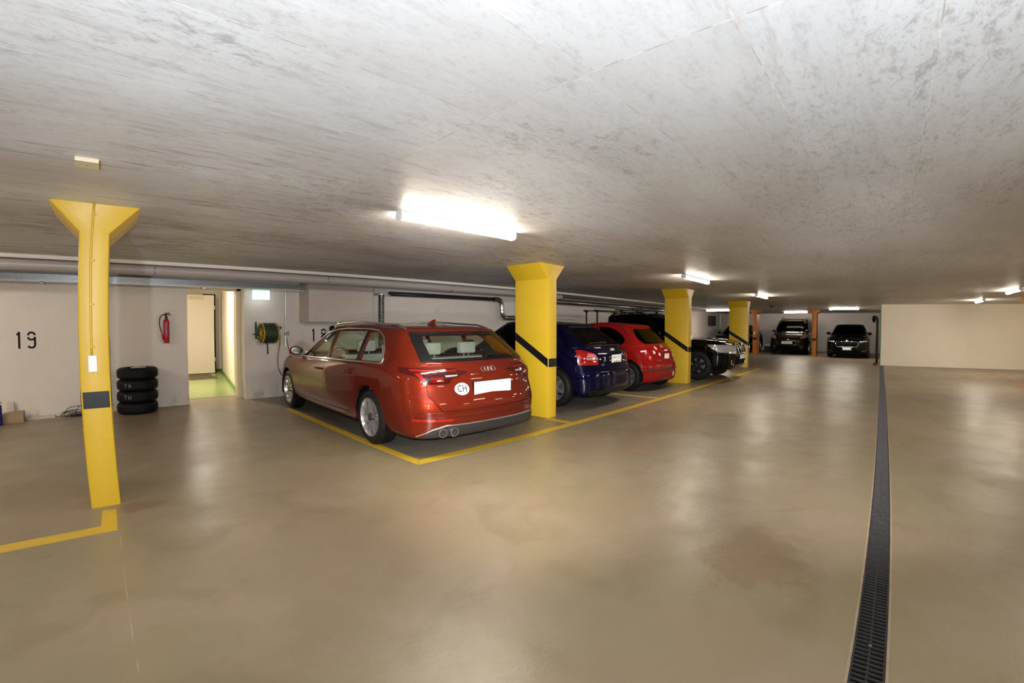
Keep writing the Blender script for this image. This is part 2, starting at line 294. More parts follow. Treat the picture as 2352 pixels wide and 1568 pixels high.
def tube(bm, pts, r, seg=8, closed=False, cap=True, mi=0, flat=None):
    pts = [Vector(p) for p in pts]; n = len(pts); rings = []; nrm = None
    for i, p in enumerate(pts):
        a = pts[(i-1) % n] if (closed or i > 0) else p; b = pts[(i+1) % n] if (closed or i < n-1) else p
        t = (b-a).normalized() if (b-a).length > 1e-9 else Vector((0, 0, 1))
        if nrm is None: nrm = t.orthogonal().normalized()
        nrm = (nrm-t*nrm.dot(t)); nrm = nrm.normalized() if nrm.length > 1e-6 else t.orthogonal().normalized()
        bn = t.cross(nrm); rr = r[i] if isinstance(r, (list, tuple)) else r
        rings.append([bm.verts.new(p+nrm*math.cos(2*PI*k/seg)*rr+bn*math.sin(2*PI*k/seg)*rr) for k in range(seg)])
    for i in range(n if closed else n-1):
        a, b = rings[i], rings[(i+1) % n]
        off = 0
        if closed and i == n-1: off = min(range(seg), key=lambda o: (a[0].co-b[o].co).length)
        for k in range(seg):
            f = bm.faces.new((a[k], a[(k+1) % seg], b[(k+1+off) % seg], b[(k+off) % seg])); f.material_index = mi; f.smooth = True
    if cap and not closed: bm.faces.new(rings[0][::-1]).material_index = mi; bm.faces.new(rings[-1]).material_index = mi
    return bm
def smoothpath(pts, k=6):
    pts = [Vector(p) for p in pts]; out = []; P = [pts[0]*2-pts[1]]+pts+[pts[-1]*2-pts[-2]]
    for i in range(1, len(P)-2):
        for j in range(k):
            t = j/k; out.append(0.5*((2*P[i])+(-P[i-1]+P[i+1])*t+(2*P[i-1]-5*P[i]+4*P[i+1]-P[i+2])*t*t+(-P[i-1]+3*P[i]-3*P[i+1]+P[i+2])*t**3))
    return out+[pts[-1]]
def lathe(bm, prof, axis='x', c=(0, 0, 0), seg=40, mi=0, closed=False):
    # prof: list of (a, r) with a along axis
    c = Vector(c); rings = []
    for a, r in prof:
        ring = []
        for k in range(seg):
            t = 2*PI*k/seg; u, v = r*math.cos(t), r*math.sin(t)
            ring.append(bm.verts.new(c+(Vector((a, u, v)) if axis == 'x' else Vector((v, a, u)) if axis == 'y' else Vector((u, v, a)))))
        rings.append(ring)
    n = len(rings)
    for i in range(n if closed else n-1):
        a, b = rings[i], rings[(i+1) % n]
        for k in range(seg): f = bm.faces.new((a[k], b[k], b[(k+1) % seg], a[(k+1) % seg])); f.material_index = mi; f.smooth = True
    if not closed:
        for rg in (rings[0][::-1], rings[-1]):
            if (rg[0].co-rg[seg//2].co).length > 1e-4: bm.faces.new(rg).material_index = mi
    return bm
def prism(bm, poly, plane, a, b, mi=0):
    # poly 2D; plane 'x': (y,z) extruded in x; 'y': (x,z) extruded in y; 'z': (x,y) extruded in z
    def P(p, t): return Vector((t, p[0], p[1])) if plane == 'x' else Vector((p[0], t, p[1])) if plane == 'y' else Vector((p[0], p[1], t))
    A = [bm.verts.new(P(p, a)) for p in poly]; B = [bm.verts.new(P(p, b)) for p in poly]; n = len(poly)
    fs = [bm.faces.new(A[::-1]), bm.faces.new(B)]+[bm.faces.new((A[i], A[(i+1) % n], B[(i+1) % n], B[i])) for i in range(n)]
    for f in fs: f.material_index = mi
    bmesh.ops.recalc_face_normals(bm, faces=fs); return bm
def ell(bm, c, rx, ry, rz, seg=20, mi=0):
    g = bmesh.ops.create_uvsphere(bm, u_segments=seg, v_segments=seg//2+2, radius=1)
    for v in g['verts']: v.co = Vector((c[0]+v.co.x*rx, c[1]+v.co.y*ry, c[2]+v.co.z*rz))
    for f in set(f for v in g['verts'] for f in v.link_faces): f.material_index = mi; f.smooth = True
    return bm
def text_bm(s, size, depth, sx=1.0):
    cu = bpy.data.curves.new('t', 'FONT'); cu.body = s; cu.size = size; cu.extrude = depth/2; cu.align_x = 'CENTER'; cu.align_y = 'CENTER'; cu.resolution_u = 4
    o = bpy.data.objects.new('t', cu); COL.objects.link(o); bpy.context.view_layer.update()
    me = bpy.data.meshes.new_from_object(o.evaluated_get(bpy.context.evaluated_depsgraph_get())); bm = BM(); bm.from_mesh(me)
    bpy.data.objects.remove(o); bpy.data.curves.remove(cu); bpy.data.meshes.remove(me)
    for v in bm.verts: v.co.x *= sx
    return bm
def struct(name, bm, mats, **k): return tag(obj(name, bm, mats, **k), kind='structure')
def arcpts(cx, cy, rx, ry, a0, a1, n=16): return [(cx+rx*math.cos(math.radians(a0+(a1-a0)*i/n)), cy+ry*math.sin(math.radians(a0+(a1-a0)*i/n))) for i in range(n+1)]
def band(bm, pts, wd, plane, a, b):
    # flat ribbon of constant width along a 2D path, with thickness
    L, R = [], []
    for i, p in enumerate(pts):
        p0 = pts[max(i-1, 0)]; p1 = pts[min(i+1, len(pts)-1)]; dx, dy = p1[0]-p0[0], p1[1]-p0[1]; l = math.hypot(dx, dy) or 1
        L.append((p[0]-dy/l*wd/2, p[1]+dx/l*wd/2)); R.append((p[0]+dy/l*wd/2, p[1]-dx/l*wd/2))
    return prism(bm, L+R[::-1], plane, a, b)

# ================================================================ the garage shell
H = 2.115; YW = 8.34
bm = BM()
box(bm, -9, 29, -0.022, YW+0.02, -0.2, 0); box(bm, -9, 29, -8.2, -0.150, -0.2, 0); box(bm, -9, 29, -0.150, -0.022, -0.2, -0.10)
box(bm, 1.0, 2.10, YW+0.02, 8.97, -0.2, 0)
struct('floor', bm, 'floor')
struct('ceiling', box(BM(), -9, 29, -8.2, YW+0.02, H, H+0.2), 'ceil')
bm = BM()
box(bm, -9, 1.095, YW, YW+0.25, 0, H); box(bm, 2.03, 28.2, YW, YW+0.25, 0, H); box(bm, 1.095, 2.03, YW, YW+0.25, 1.955, H)
struct('wall_left', bm, 'wall')
bm = BM(); prism(bm, [(18.6, -0.03), (19.85, -8.2), (20.1, -8.2), (28.0, -0.2), (28.0, -0.03)], 'z', 0, H)
struct('wall_end', bm, 'cream')
struct('wall_far', box(BM(), 28, 28.2, -0.03, YW, 0, H), 'wall')
struct('wall_right', box(BM(), -9, 20, -8.4, -8.2, 0, H), 'cream')
struct('wall_behind', box(BM(), -9.2, -9, -8.4, YW+0.2, 0, H), 'cream')
# corridor behind the open doorway
struct('floor_corridor', box(BM(), 0.45, 3.2, 8.97, 14.4, -0.2, 0.004), 'green')
bm = BM(); prism(bm, [(2.03, 8.60), (2.06, 8.97), (2.80, 14.3), (3.3, 14.3), (3.3, 8.60)], 'z', 0, 2.45); struct('wall_corridor_right', bm, 'corr')
struct('wall_corridor_left', box(BM(), 0.3, 0.50, 8.59, 14.4, 0, 2.45), 'corr')
struct('wall_corridor_end', box(BM(), 0.3, 3.3, 14.3, 14.5, 0, 2.45), 'corr')
struct('wall_corridor_front', box(BM(), 0.3, 1.095, 8.59, 8.62, 0, 2.45), 'corr')
struct('ceiling_corridor', box(BM(), 0.3, 3.3, 8.59, 14.5, 2.45, 2.5), 'corr')
bm = BM(); prism(bm, [(2.035, 8.97), (2.775, 14.3), (2.80, 14.3), (2.06, 8.97)], 'z', 0.004, 0.075); box(bm, 0.5, 2.8, 14.275, 14.3, 0.004, 0.075)
struct('baseboard_corridor', bm, 'greend')
bm = BM()
box(bm, 1.955, 2.035, 8.60, 8.70, 0, 1.955, 0.004); box(bm, 1.985, 2.04, 8.70, 8.95, 0, 1.955, 0.004); box(bm, 1.02, 1.10, 8.60, 8.70, 0, 1.955, 0.004)
box(bm, 1.02, 2.035, 8.60, 8.70, 1.905, 1.985, 0.004); box(bm, 1.02, 2.04, 8.70, 8.95, 1.925, 1.985, 0.004)
struct('door_frame', bm, 'frame')
t = thing('door', 'cream corridor door leaf standing at the end of the lit green-floored corridor', 'door', (2.51, 13.72, 0.02))
obj('door_leaf', box(BM(), -1.45, 0, 0, 0.05, 0, 2.14, 0.004), 'doorw', t)
bm = BM(); box(bm, 0.004, 0.035, 0.01, 0.06, -0.01, 2.17); box(bm, -0.30, 0.035, 0.01, 0.06, 2.145, 2.17); obj('door_seal', bm, 'blackm', t)
bm = BM(); box(bm, -0.66, -0.28, -0.05, 0, 2.02, 2.09, 0.006); obj('door_closer', bm, 'frame', t)
bm = BM(); 
for z in (0.32, 1.75): cyl(bm, (0.012, -0.012, z), (0.012, -0.012, z+0.10), 0.012)
obj('hinge', bm, 'steel', t)
tag(obj('door_mat', box(BM(), 1.25, 2.30, 12.25, 13.55, 0.004, 0.016, 0.003), 'mat'), 'brown door mat lying on the green floor before the corridor door', 'door mat')
t = thing('ceiling_lamp', 'round lamp on the corridor ceiling beyond the doorway', 'lamp', (1.35, 10.6, 2.45))
bm = BM(); cyl(bm, (0, 0, -0.03), (0, 0, 0), 0.18, seg=32); obj('lamp_base', bm, 'white', t)
bm = BM(); ell(bm, (0, 0, -0.03), 0.16, 0.16, 0.06, 28); M['glow'] = pmat('corridor_lamp_glass', (1, 1, 1), 0.4, emis=(1.0, 0.92, 0.82), es=270.0); obj('lamp_shade', bm, 'glow', t)

# protruding concrete box under the ceiling, part of the structure
struct('trim_1', box(BM(), 3.04, 4.35, 7.84, YW, 1.352, H), 'conc')

# ================================================================ columns
def column(kind, x0, x1, y0, y1, along, label, sides, mat, group=None, bev=0.012, lo=0.705, hi=0.82):
    """shaft x0..x1, y0..y1; the capital widens along 'x' or 'y'; the black stripe wraps the narrow face and climbs the sides"""
    t = thing(kind, label, 'column', ((x0+x1)/2, (y0+y1)/2, 0), 0, group)
    cx, cy = (x0+x1)/2, (y0+y1)/2
    a0, a1 = (x0-cx, x1-cx) if along == 'x' else (y0-cy, y1-cy)
    e = 0.19; zc = 1.912
    pol = [(a0, 0), (a1, 0), (a1, zc), (a1+e, H), (a0-e, H), (a0, zc)]
    bm = BM()
    if along == 'x': prism(bm, pol, 'y', y0-cy, y1-cy)
    else: prism(bm, pol, 'x', x0-cx, x1-cx)
    es = [ed for ed in bm.edges if not (abs(ed.verts[0].co.z-ed.verts[1].co.z) < 1e-5)]
    bmesh.ops.bevel(bm, geom=es, offset=bev, segments=2, affect='EDGES', profile=0.5)
    obj('shaft', bm, mat, t, 25)
    g = 0.002; bm = BM()
    if along == 'x':
        f = y0-cy
        prism(bm, [(a0-g, f+bev), (a0+bev, f-g), (a1-bev, f-g), (a1+g, f+bev), (a1+g, f+bev+.004), (a0-g, f+bev+.004)], 'z', lo, hi)
        d = y1-y0
        for s, xx in ((-1, a0), (1, a1)):
            if s in sides: prism(bm, [(f+bev, lo), (f+bev, hi), (f+d, hi+0.36), (f+d, lo+0.36)], 'x', xx-g if s < 0 else xx-0.004, xx+0.004 if s < 0 else xx+g)
    else:
        f = x0-cx; d = x1-x0
        prism(bm, [(f+bev, a0-g), (f-g, a0+bev), (f-g, a1-bev), (f+bev, a1+g), (f+bev+.004, a1+g), (f+bev+.004, a0-g)], 'z', lo, hi)
        for s, yy in ((-1, a0), (1, a1)):
            if s in sides: prism(bm, [(f+bev, lo), (f+bev, hi), (f+d, hi+0.36), (f+d, lo+0.36)], 'y', yy-g if s < 0 else yy-0.004, yy+0.004 if s < 0 else yy+g)
    obj('black_stripe', bm, 'stripe', t)
    return t
t = thing('smoke_detector', 'small black dome on the ceiling near the far orange column', 'detector', (18.6, 3.80, H)); bm = BM(); cyl(bm, (0, 0, -.02), (0, 0, -.001), .07); ell(bm, (0, 0, -.02), .06, .06, .035, 16); obj('dome', bm, 'black', t, 40)
column('column', -0.212, -0.022, 3.84, 4.46, 'x', 'yellow concrete column in the left foreground, with a power socket on its face', (-1, 1), 'yellow', None, 0.016)
column('column', 4.780, 4.968, 3.85, 4.469, 'x', 'yellow column standing right behind the tail of the copper red estate car', (-1, 1), 'yellow')
column('column', 9.725, 9.930, 3.80, 4.38, 'x', 'yellow column between the bright red hatchback and the black off-roader', (-1, 1), 'yellow')
column('column', 14.93, 15.12, 3.80, 4.41, 'x', 'yellow column farthest from the camera, seen beyond the black off-roader', (-1, 1), 'yellow')
column('column', 22.30, 22.90, 5.25, 5.43, 'y', 'orange column with a small white switch, left of the brown van', (-1, 1), 'orange')
column('column', 23.00, 23.60, 2.66, 2.85, 'y', 'orange column between the brown van and the black car at the far end', (-1, 1), 'orange')
column('column', 14.96, 15.56, -3.74, -3.54, 'y', 'orange column cut off by the right edge of the photo', (-1,), 'orange')

# sockets, switch, conduit
def socket(name, label, loc, rz, w_, h_, n):
    t = thing(name, label, 'socket', loc, rz)
    obj('cover_plate', box(BM(), -w_/2, w_/2, -0.022, 0, -h_/2, h_/2, 0.004), 'white', t)
    for i in range(n):
        z = (0.25 if i == 0 else -0.25)*h_ if n == 2 else 0
        bm = BM(); cyl(bm, (0, -0.026, z), (0, -0.0215, z), 0.021, seg=6)
        for dx, dz in ((-0.008, 0), (0.008, 0), (0, -0.005)): cyl(bm, (dx, -0.0275, z+dz), (dx, -0.0255, z+dz), 0.0022, seg=8, mi=1)
        obj('outlet', bm, ['lampcap', 'ink'], t)
    return t
socket('double_socket', 'white double socket mounted on the left foreground yellow column', (-0.128, 3.839, 1.014), 0, 0.055, 0.115, 2)
socket('light_switch', 'small white switch box on the yellow column beside the black off-roader', (9.90, 3.799, 1.03), 0, 0.05, 0.10, 1)
socket('light_switch', 'small white switch on the orange column left of the brown van', (22.298, 5.35, 1.03), -PI/2, 0.06, 0.12, 1)
t = thing('cable_conduit', 'thin yellow painted conduit running down the left foreground column to its socket', 'conduit', (-0.133, 3.838, 0))
bm = BM(); tube(bm, smoothpath([(0, -0.008, 1.07), (0.0, -0.008, 1.4), (-0.002, -0.008, 1.8), (0.004, -0.008, H)], 4), 0.0075); obj('pipe', bm, 'yellow', t)
for z in (1.13, 1.42, 1.72, 2.04):
    bm = BM(); box(bm, -0.011, 0.020, -0.014, 0.001, z-0.006, z+0.006, 0.002); ell(bm, (0.016, -0.015, z), 0.0035, 0.003, 0.0035, 8, 1); obj('pipe_clip', bm, ['yellow', 'steel'], t)

# ceiling junction box
t = thing('junction_box', 'flat beige junction box fixed to the ceiling above the left column', 'junction box', (-0.14, 2.875, H))
obj('cover', box(BM(), -0.055, 0.055, -0.065, 0.065, -0.022, 0, 0.004), 'frame', t)
bm = BM(); cyl(bm, (0, 0, -0.025), (0, 0, -0.021), 0.007); obj('screw', bm, 'steel', t)

# ================================================================ fluorescent lamps
def tube_lamp(label, x, y, rz, group=None, led=False, L=1.18):
    t = thing('fluorescent_lamp', label, 'lamp', (x, y, H), rz, group)
    obj('lamp_housing', box(BM(), -L/2+0.01, L/2-0.01, -0.035, 0.035, -0.028, 0, 0.004), 'lampbody', t)
    bm = BM(); pr = [(-0.036, -0.026)]+[(0.040*math.cos(a), -0.040-0.030*math.sin(a)) for a in [PI-i*PI/12 for i in range(13)]]+[(0.036, -0.026)]
    prism(bm, pr, 'x', -L/2+0.02, L/2-0.02); obj('lamp_diffuser', bm, 'tube', t, 40)
    for s in (-1, 1):
        bm = BM(); prism(bm, [(p[0]*1.05, min(p[1]*1.03, -0.0)) for p in [(-0.036, 0)]+pr[1:-1]+[(0.036, 0)]], 'x', *(sorted((s*(L/2-0.02), s*L/2)))); obj('end_cap', bm, 'lampcap', t)
    if led:
        bm = BM(); ell(bm, (L/2+0.004, -0.034, -0.02), 0.005, 0.005, 0.005, 10); obj('indicator_light', bm, 'led', t)
    return t
tube_lamp('nearest long ceiling lamp, glowing above the copper red estate car', 2.385, 2.83, 0, None, True, 1.23)
tube_lamp('ceiling lamp over the lane, second from the camera in the left row', 7.55, 2.80, 0)
tube_lamp('small distant ceiling lamp over the lane near the farthest yellow column', 12.35, 2.78, 0)
tube_lamp('ceiling lamp seen crosswise between the last two yellow columns, by the dark corner', 21.4, 6.85, PI/2)
tube_lamp('ceiling lamp right above the roof of the brown van', 24.95, 3.88, PI/2)
tube_lamp('ceiling lamp above the black car at the far end', 21.35, 1.37, PI/2)
tube_lamp('ceiling lamp close to the blank cream end wall', 16.4, -2.64, 0)
tube_lamp('ceiling lamp at the right edge of the photo before the cream wall', 12.45, -2.62, 0)

def fill_lamps():  # extra lamps added out of view to brighten the walls
    for x, y in ((-2.75, 2.83), (-7.9, 2.83), (-2.6, 6.0), (-6.5, 6.0), (7.0, -2.64), (1.85, -2.64), (-3.3, -2.64), (16.4, -6.3), (12.2, -6.3), (7.0, -6.3)):
        tube_lamp('unseen ceiling lamp added to brighten the walls', x, y, 0, 'unseen lamps added for light')
fill_lamps()

# ================================================================ pipes and trays along the left wall
def run(name, label, cat, bm, mat): return tag(obj(name, bm, mat, smooth=40), label, cat)
bm = BM(); lathe(bm, [(-8.9, 0.001), (-8.9, 0.074), (9.15, 0.074), (9.20, 0.060), (9.22, 0.001)], 'x', (0, 7.0, 2.022), 28)
t = thing('drain_pipe', 'thick grey pipe hanging under the ceiling along the left wall', 'pipe', (0, 0, 0)); obj('pipe', bm, 'gpipe', t, 40)
for x in (-4.5, -2, 0.5, 3.02, 5.6, 8.2):
    bm = BM(); tube(bm, [(x, 7.0+0.077*math.cos(a*PI/12), 2.022+0.077*math.sin(a*PI/12)) for a in range(24)], 0.005, 6, True); cyl(bm, (x, 7.0, 2.095), (x, 7.0, H), 0.006, seg=8); obj('pipe_hanger', bm, 'steel', t)
t = thing('wiring_duct', 'slim white cable duct on the ceiling beside the thick grey pipe', 'cable duct', (5, 6.785, H))
obj('duct_cover', box(BM(), -13.9, 14.5, -0.025, 0.025, -0.046, -0.001, 0.003), 'wpipe', t)
t = thing('cable_tray', 'galvanised cable tray running above the doorway under the grey pipe', 'cable tray', (-2.0, 8.15, 1.965))
bm = BM(); box(bm, -6.9, 6.48, -0.10, -0.096, -0.045, 0.05); box(bm, -6.9, 6.48, 0.11, 0.114, -0.045, 0.05); box(bm, -6.9, 6.48, -0.10, 0.114, -0.048, -0.045)
obj('tray', bm, 'galv', t)
bm = BM(); box(bm, -6.9, 6.48, -0.10, -0.085, -0.060, -0.0475); obj('tray_lip', bm, 'frame', t)
for x in (-3.6, -1.2, 1.1, 3.3, 5.5): obj('tray_bracket', box(BM(), x, x+0.03, -0.10, 0.188, -0.072, -0.048), 'steel', t)
t = thing('ventilation_duct', 'vertical spiral metal duct on the left wall behind the copper red estate', 'duct', (4.70, 8.13, 0))
bm = BM(); pr = []
z = 0.0
while z < 1.90: pr += [(z, 0.060), (z+0.020, 0.060), (z+0.024, 0.0635), (z+0.028, 0.060)]; z += 0.04
lathe(bm, [(0, 0.001)]+pr+[(1.905, 0.060), (1.905, 0.001)], 'z', (0, 0, 0), 24); obj('duct_tube', bm, 'duct', t, 50)
bm = BM(); cyl(bm, (0, 0, 1.905), (0, 0, 1.918), 0.19, seg=32); obj('flange', bm, 'steel', t)
t = thing('waste_pipe', 'dark metal pipe with a downward double bend on the left wall above the blue hatchback', 'pipe', (0, 0, 0))
bm = BM(); tube(bm, [(4.90, 8.15, 1.945), (7.95, 8.15, 1.945)], 0.045, 16); obj('pipe', bm, 'dgrey', t)
bm = BM(); tube(bm, smoothpath([(7.95, 8.15, 1.945), (8.10, 8.15, 1.935), (8.20, 8.15, 1.86), (8.22, 8.15, 1.72), (8.24, 8.15, 1.58), (8.33, 8.15, 1.50), (8.50, 8.15, 1.485), (10.2, 8.15, 1.485)], 6), 0.062, 18); obj('pipe_bend', bm, 'duct', t)
for p0, p1 in (((8.215, 8.15, 1.74), (8.215, 8.15, 1.70)), ((8.225, 8.15, 1.66), (8.225, 8.15, 1.62)), ((8.60, 8.15, 1.485), (8.64, 8.15, 1.485))):
    bm = BM(); cyl(bm, p0, p1, 0.070, seg=20); obj('pipe_collar', bm, 'steel', t)
t = thing('heating_pipe', 'dull metal pipe under the ceiling beyond the first yellow column, above the parked hatchbacks', 'pipe', (0, 0, 0))
bm = BM(); tube(bm, [(9.3, 8.0, 1.985), (17.5, 8.0, 1.985)], 0.070, 18); tube(bm, [(15.4, 7.9, 1.96), (18.5, 7.9, 1.96)], 0.06, 14); obj('pipe', bm, 'duct', t)
for x in (10.2, 12.0, 13.8, 15.6): bm = BM(); cyl(bm, (x, 8.0, 1.985), (x+0.03, 8.0, 1.985), 0.076, seg=20); cyl(bm, (x+.015, 8.0, 2.0), (x+.015, 8.0, H-.001), 0.008, seg=8); obj('pipe_collar', bm, 'steel', t)
t = thing('pipe_siphon', 'small pipe with a black round trap below the concrete box on the wall', 'pipe', (3.76, 8.22, 1.30))
bm = BM(); cyl(bm, (0.02, 0, -0.10), (0.02, 0, 0.052), 0.018); cyl(bm, (0.02, 0, 0.02), (0.02, 0, 0.045), 0.038); obj('pipe', bm, 'steel', t)
bm = BM(); ell(bm, (-0.085, 0.03, -0.075), 0.062, 0.062, 0.062, 20); cyl(bm, (-0.06, 0.02, -0.09), (0.02, 0, -0.09), 0.02); obj('trap', bm, 'black', t)

# small pipes and box on the far dark part of the wall
t = thing('meter_box', 'dark wall box with a thin upright pipe, on the far wall stretch beyond the off-roader', 'wall box', (24.7, 8.335, 0))
obj('case', box(BM(), -0.45, 0.45, -0.16, 0, 1.38, 1.90, 0.01), 'dgrey', t); bm = BM(); cyl(bm, (1.4, -0.08, 0), (1.4, -0.08, 2.08), 0.045); obj('pipe', bm, 'steel', t)

# ================================================================ wall numbers
def digit1(bm, x, z, h, y): prism(bm, [(x, z), (x+0.024*1.1, z), (x+0.024*1.1, z+h), (x+0.004, z+h), (x-0.020, z+h-0.035), (x-0.020, z+h-0.052), (x, z+h-0.045)], 'y', y-0.002, y+0.002)
def number(label, xs, z, h, second):
    y = YW; t = thing('bay_number', label, 'number', (xs[0], y, z))
    bm = BM(); digit1(bm, 0, 0, h, 0); obj('digit', bm, 'digit', t)
    bm = BM(); x = xs[1]-xs[0]; wd = 0.026; rx = 0.042
    if second == '9':
        band(bm, arcpts(x, h*0.76, rx, h*0.20, 8, 172, 18), wd, 'y', -0.002, 0.002)
        band(bm, arcpts(x, h*0.70, rx, h*0.18, 188, 350, 18), wd, 'y', -0.002, 0.002)
        band(bm, [(x+rx, h*0.69), (x+rx, h*0.25)]+arcpts(x, h*0.22, rx, h*0.18, 0, -160, 18), wd, 'y', -0.0025, 0.0025)
    else:
        for c, r in ((0.76, 0.19), (0.27, 0.22)):
            for a in ((8, 172), (188, 352)): band(bm, arcpts(x, h*c, rx+(0.003 if c < .5 else 0), h*r, a[0], a[1], 18), wd, 'y', -0.002, 0.002)
    obj('digit', bm, 'digit', t)
number('black stencilled number 19 painted on the left wall beside the yellow column', (-1.206, -1.045), 0.988, 0.235, '9')
number('black stencilled number 18 on the wall, half hidden by the copper red estate', (3.315, 3.53), 0.985, 0.243, '8')

# ================================================================ things on and at the left wall
t = thing('fire_extinguisher', 'red fire extinguisher hanging on the wall left of the open doorway', 'fire extinguisher', (0.768, 8.265, 1.03))
bm = BM(); lathe(bm, [(0, 0.001), (0, 0.040), (0.012, 0.047), (0.32, 0.047), (0.345, 0.043), (0.372, 0.028), (0.385, 0.018), (0.385, 0.001)], 'z', seg=32); obj('cylinder', bm, 'extred', t, 40)
bm = BM(); lathe(bm, [(0.385, 0.012), (0.39, 0.026), (0.398, 0.026), (0.402, 0.013), (0.45, 0.013), (0.455, 0.001)], 'z', seg=20); box(bm, -0.022, 0.012, -0.014, 0.014, 0.415, 0.462, 0.003); obj('valve', bm, 'black', t, 40)
bm = BM(); prism(bm, [(-0.015, 0.450), (0.062, 0.428), (0.063, 0.442), (0.0, 0.462)], 'y', -0.012, 0.012); obj('carry_handle', bm, 'black', t)
bm = BM(); prism(bm, [(0.004, 0.462), (0.062, 0.444), (0.048, 0.486), (0.0, 0.470)], 'y', -0.010, 0.010); obj('squeeze_lever', bm, 'extred', t)
bm = BM(); tube(bm, smoothpath([(-0.016, -0.01, 0.438), (-0.055, -0.02, 0.435), (-0.092, -0.025, 0.395), (-0.104, -0.025, 0.33), (-0.102, -0.025, 0.28), (-0.088, -0.025, 0.215), (-0.068, -0.025, 0.15), (-0.056, -0.025, 0.10)], 5), 0.0075, 10)
obj('hose', bm, 'black', t)
bm = BM(); tube(bm, [(-0.086, -0.025, 0.205), (-0.060, -0.025, 0.10)], 0.0105, 10); tube(bm, [(-0.060, -0.025, 0.10), (-0.046, -0.025, 0.04)], 0.0135, 10, mi=1); obj('nozzle', bm, ['extred', 'black'], t)
bm = BM()
def cylband(bm, r, z0, z1, a0, a1, mi=0, n=10):
    A = []
    for i in range(n+1):
        a = math.radians(a0+(a1-a0)*i/n); A.append((bm.verts.new((r*math.sin(a), -r*math.cos(a), z0)), bm.verts.new((r*math.sin(a), -r*math.cos(a), z1))))
    for i in range(n): f = bm.faces.new((A[i][0], A[i+1][0], A[i+1][1], A[i][1])); f.material_index = mi; f.smooth = True
cylband(bm, 0.0476, 0.10, 0.325, -62, 62); cylband(bm, 0.0480, 0.292, 0.308, -50, 58, 1)
for z in (0.14, 0.165, 0.12): cylband(bm, 0.0480, z, z+0.004, -45, 55, 1)
for a, z in ((-38, 0.255), (-30, 0.235), (-38, 0.215), (-30, 0.275), (18, 0.195), (26, 0.205), (0, 0.20)): cylband(bm, 0.0480, z, z+0.014, a, a+12, 1, 3)
cylband(bm, 0.0479, 0.11, 0.29, -4, 3, 2, 3)
obj('label', bm, ['magenta', 'labelt', 'extred'], t)
for a in (-0.9, 0.0, 0.9): bm = BM(); ell(bm, (0.038*math.sin(a), -0.038*math.cos(a), -0.004), 0.010, 0.010, 0.010, 10); obj('foot', bm, 'black', t)
obj('wall_bracket', box(BM(), -0.03, 0.03, 0.045, 0.075, 0.20, 0.34, 0.003), 'black', t)

# tyre stack
def tyre(label, x, y, z, chalk=None, r=0.286, h=0.168):
    t = thing('loose_tyre', label, 'tyre', (x, y, z), random.uniform(-0.3, 0.3) if not chalk else 0, 'stacked tyres by the wall')
    k = h/2; prof = [(0.012, 0.185), (0.0, 0.21), (0.004, 0.245), (0.018, 0.270), (0.038, r-0.004), (0.046, r)]
    for a in (0.060, 0.084, 0.108): prof += [(a-0.003, r), (a-0.002, r-0.008), (a+0.003, r-0.008), (a+0.004, r)]
    prof += [(h-0.046, r), (h-0.038, r-0.004), (h-0.018, 0.270), (h-0.004, 0.245), (h, 0.21), (h-0.012, 0.185), (h-0.03, 0.178), (0.03, 0.178)]
    bm = BM(); lathe(bm, prof, 'z', seg=56, closed=True); obj('tyre_casing', bm, 'rubber', t, 35, True)
    if chalk:
        bm = text_bm(chalk, 0.085, 0.0015, 0.85)
        for v in bm.verts:
            a = -0.52+v.co.x/r; rr = r+0.0015+v.co.z; zz = 0.084+v.co.y; v.co = Vector((rr*math.sin(a), -rr*math.cos(a), zz))
        obj('chalk_mark', bm, 'markg', t)
    return t
tyre('bottom tyre of the black stack by the wall', 0.302, 8.035, 0)
tyre('second tyre from the floor in the stack, chalk mark 7H', 0.310, 8.035, 0.170, '7 H')
tyre('third tyre from the floor in the stack, chalk mark 7A', 0.316, 8.035, 0.340, '7 A')
tyre('topmost tyre of the stack, with a white roll lying on it', 0.322, 8.035, 0.510)
t = thing('paper_strip', 'crumpled white paper strip lying on top of the tyre stack', 'paper', (0.33, 7.84, 0.679), 0.2)
bm = BM(); box(bm, -0.10, 0.10, -0.03, 0.05, 0.0, 0.012, 0.004); cyl(bm, (-0.05, 0, 0.018), (0.02, 0.01, 0.018), 0.016, seg=14); bmesh.ops.subdivide_edges(bm, edges=bm.edges, cuts=2)
for v in bm.verts: v.co.z += random.uniform(0, 0.006)
obj('sheet', bm, 'paper', t, 40)

# low clutter at the left edge
t = thing('blue_bottle', 'dark blue bottle on the floor at the left edge of the photo', 'bottle', (-1.40, 7.93, 0))
bm = BM(); lathe(bm, [(0, 0.001), (0, 0.032), (0.01, 0.035), (0.25, 0.035), (0.27, 0.028), (0.272, 0.001)], 'z', seg=24); obj('body', bm, 'bluep', t, 40)
bm = BM(); cyl(bm, (0, 0, 0.27), (0, 0, 0.30), 0.012); box(bm, -0.01, 0.035, -0.006, 0.006, 0.295, 0.305); obj('spout', bm, 'black', t)
t = thing('cardboard_box', 'low brown cardboard box on the floor against the left wall', 'box', (-1.26, 8.13, 0), 0.05)
bm = BM(); box(bm, -0.13, 0.11, -0.12, 0.12, 0, 0.125, 0.004); obj('carton', bm, 'card', t)
bm = BM(); box(bm, -0.035, 0.11, -0.122, 0.118, 0.1255, 0.132); obj('flap', bm, 'card', t)
t = thing('paper_bag', 'small white paper box leaning behind the brown cardboard box', 'box', (-1.325, 8.295, 0), 0.1)
obj('carton', box(BM(), -0.04, 0.04, -0.025, 0.025, 0, 0.26, 0.006), 'paper', t)
t = thing('plastic_sack', 'flat folded whitish sack lying on the floor along the left wall', 'sack', (-0.96, 8.25, 0))
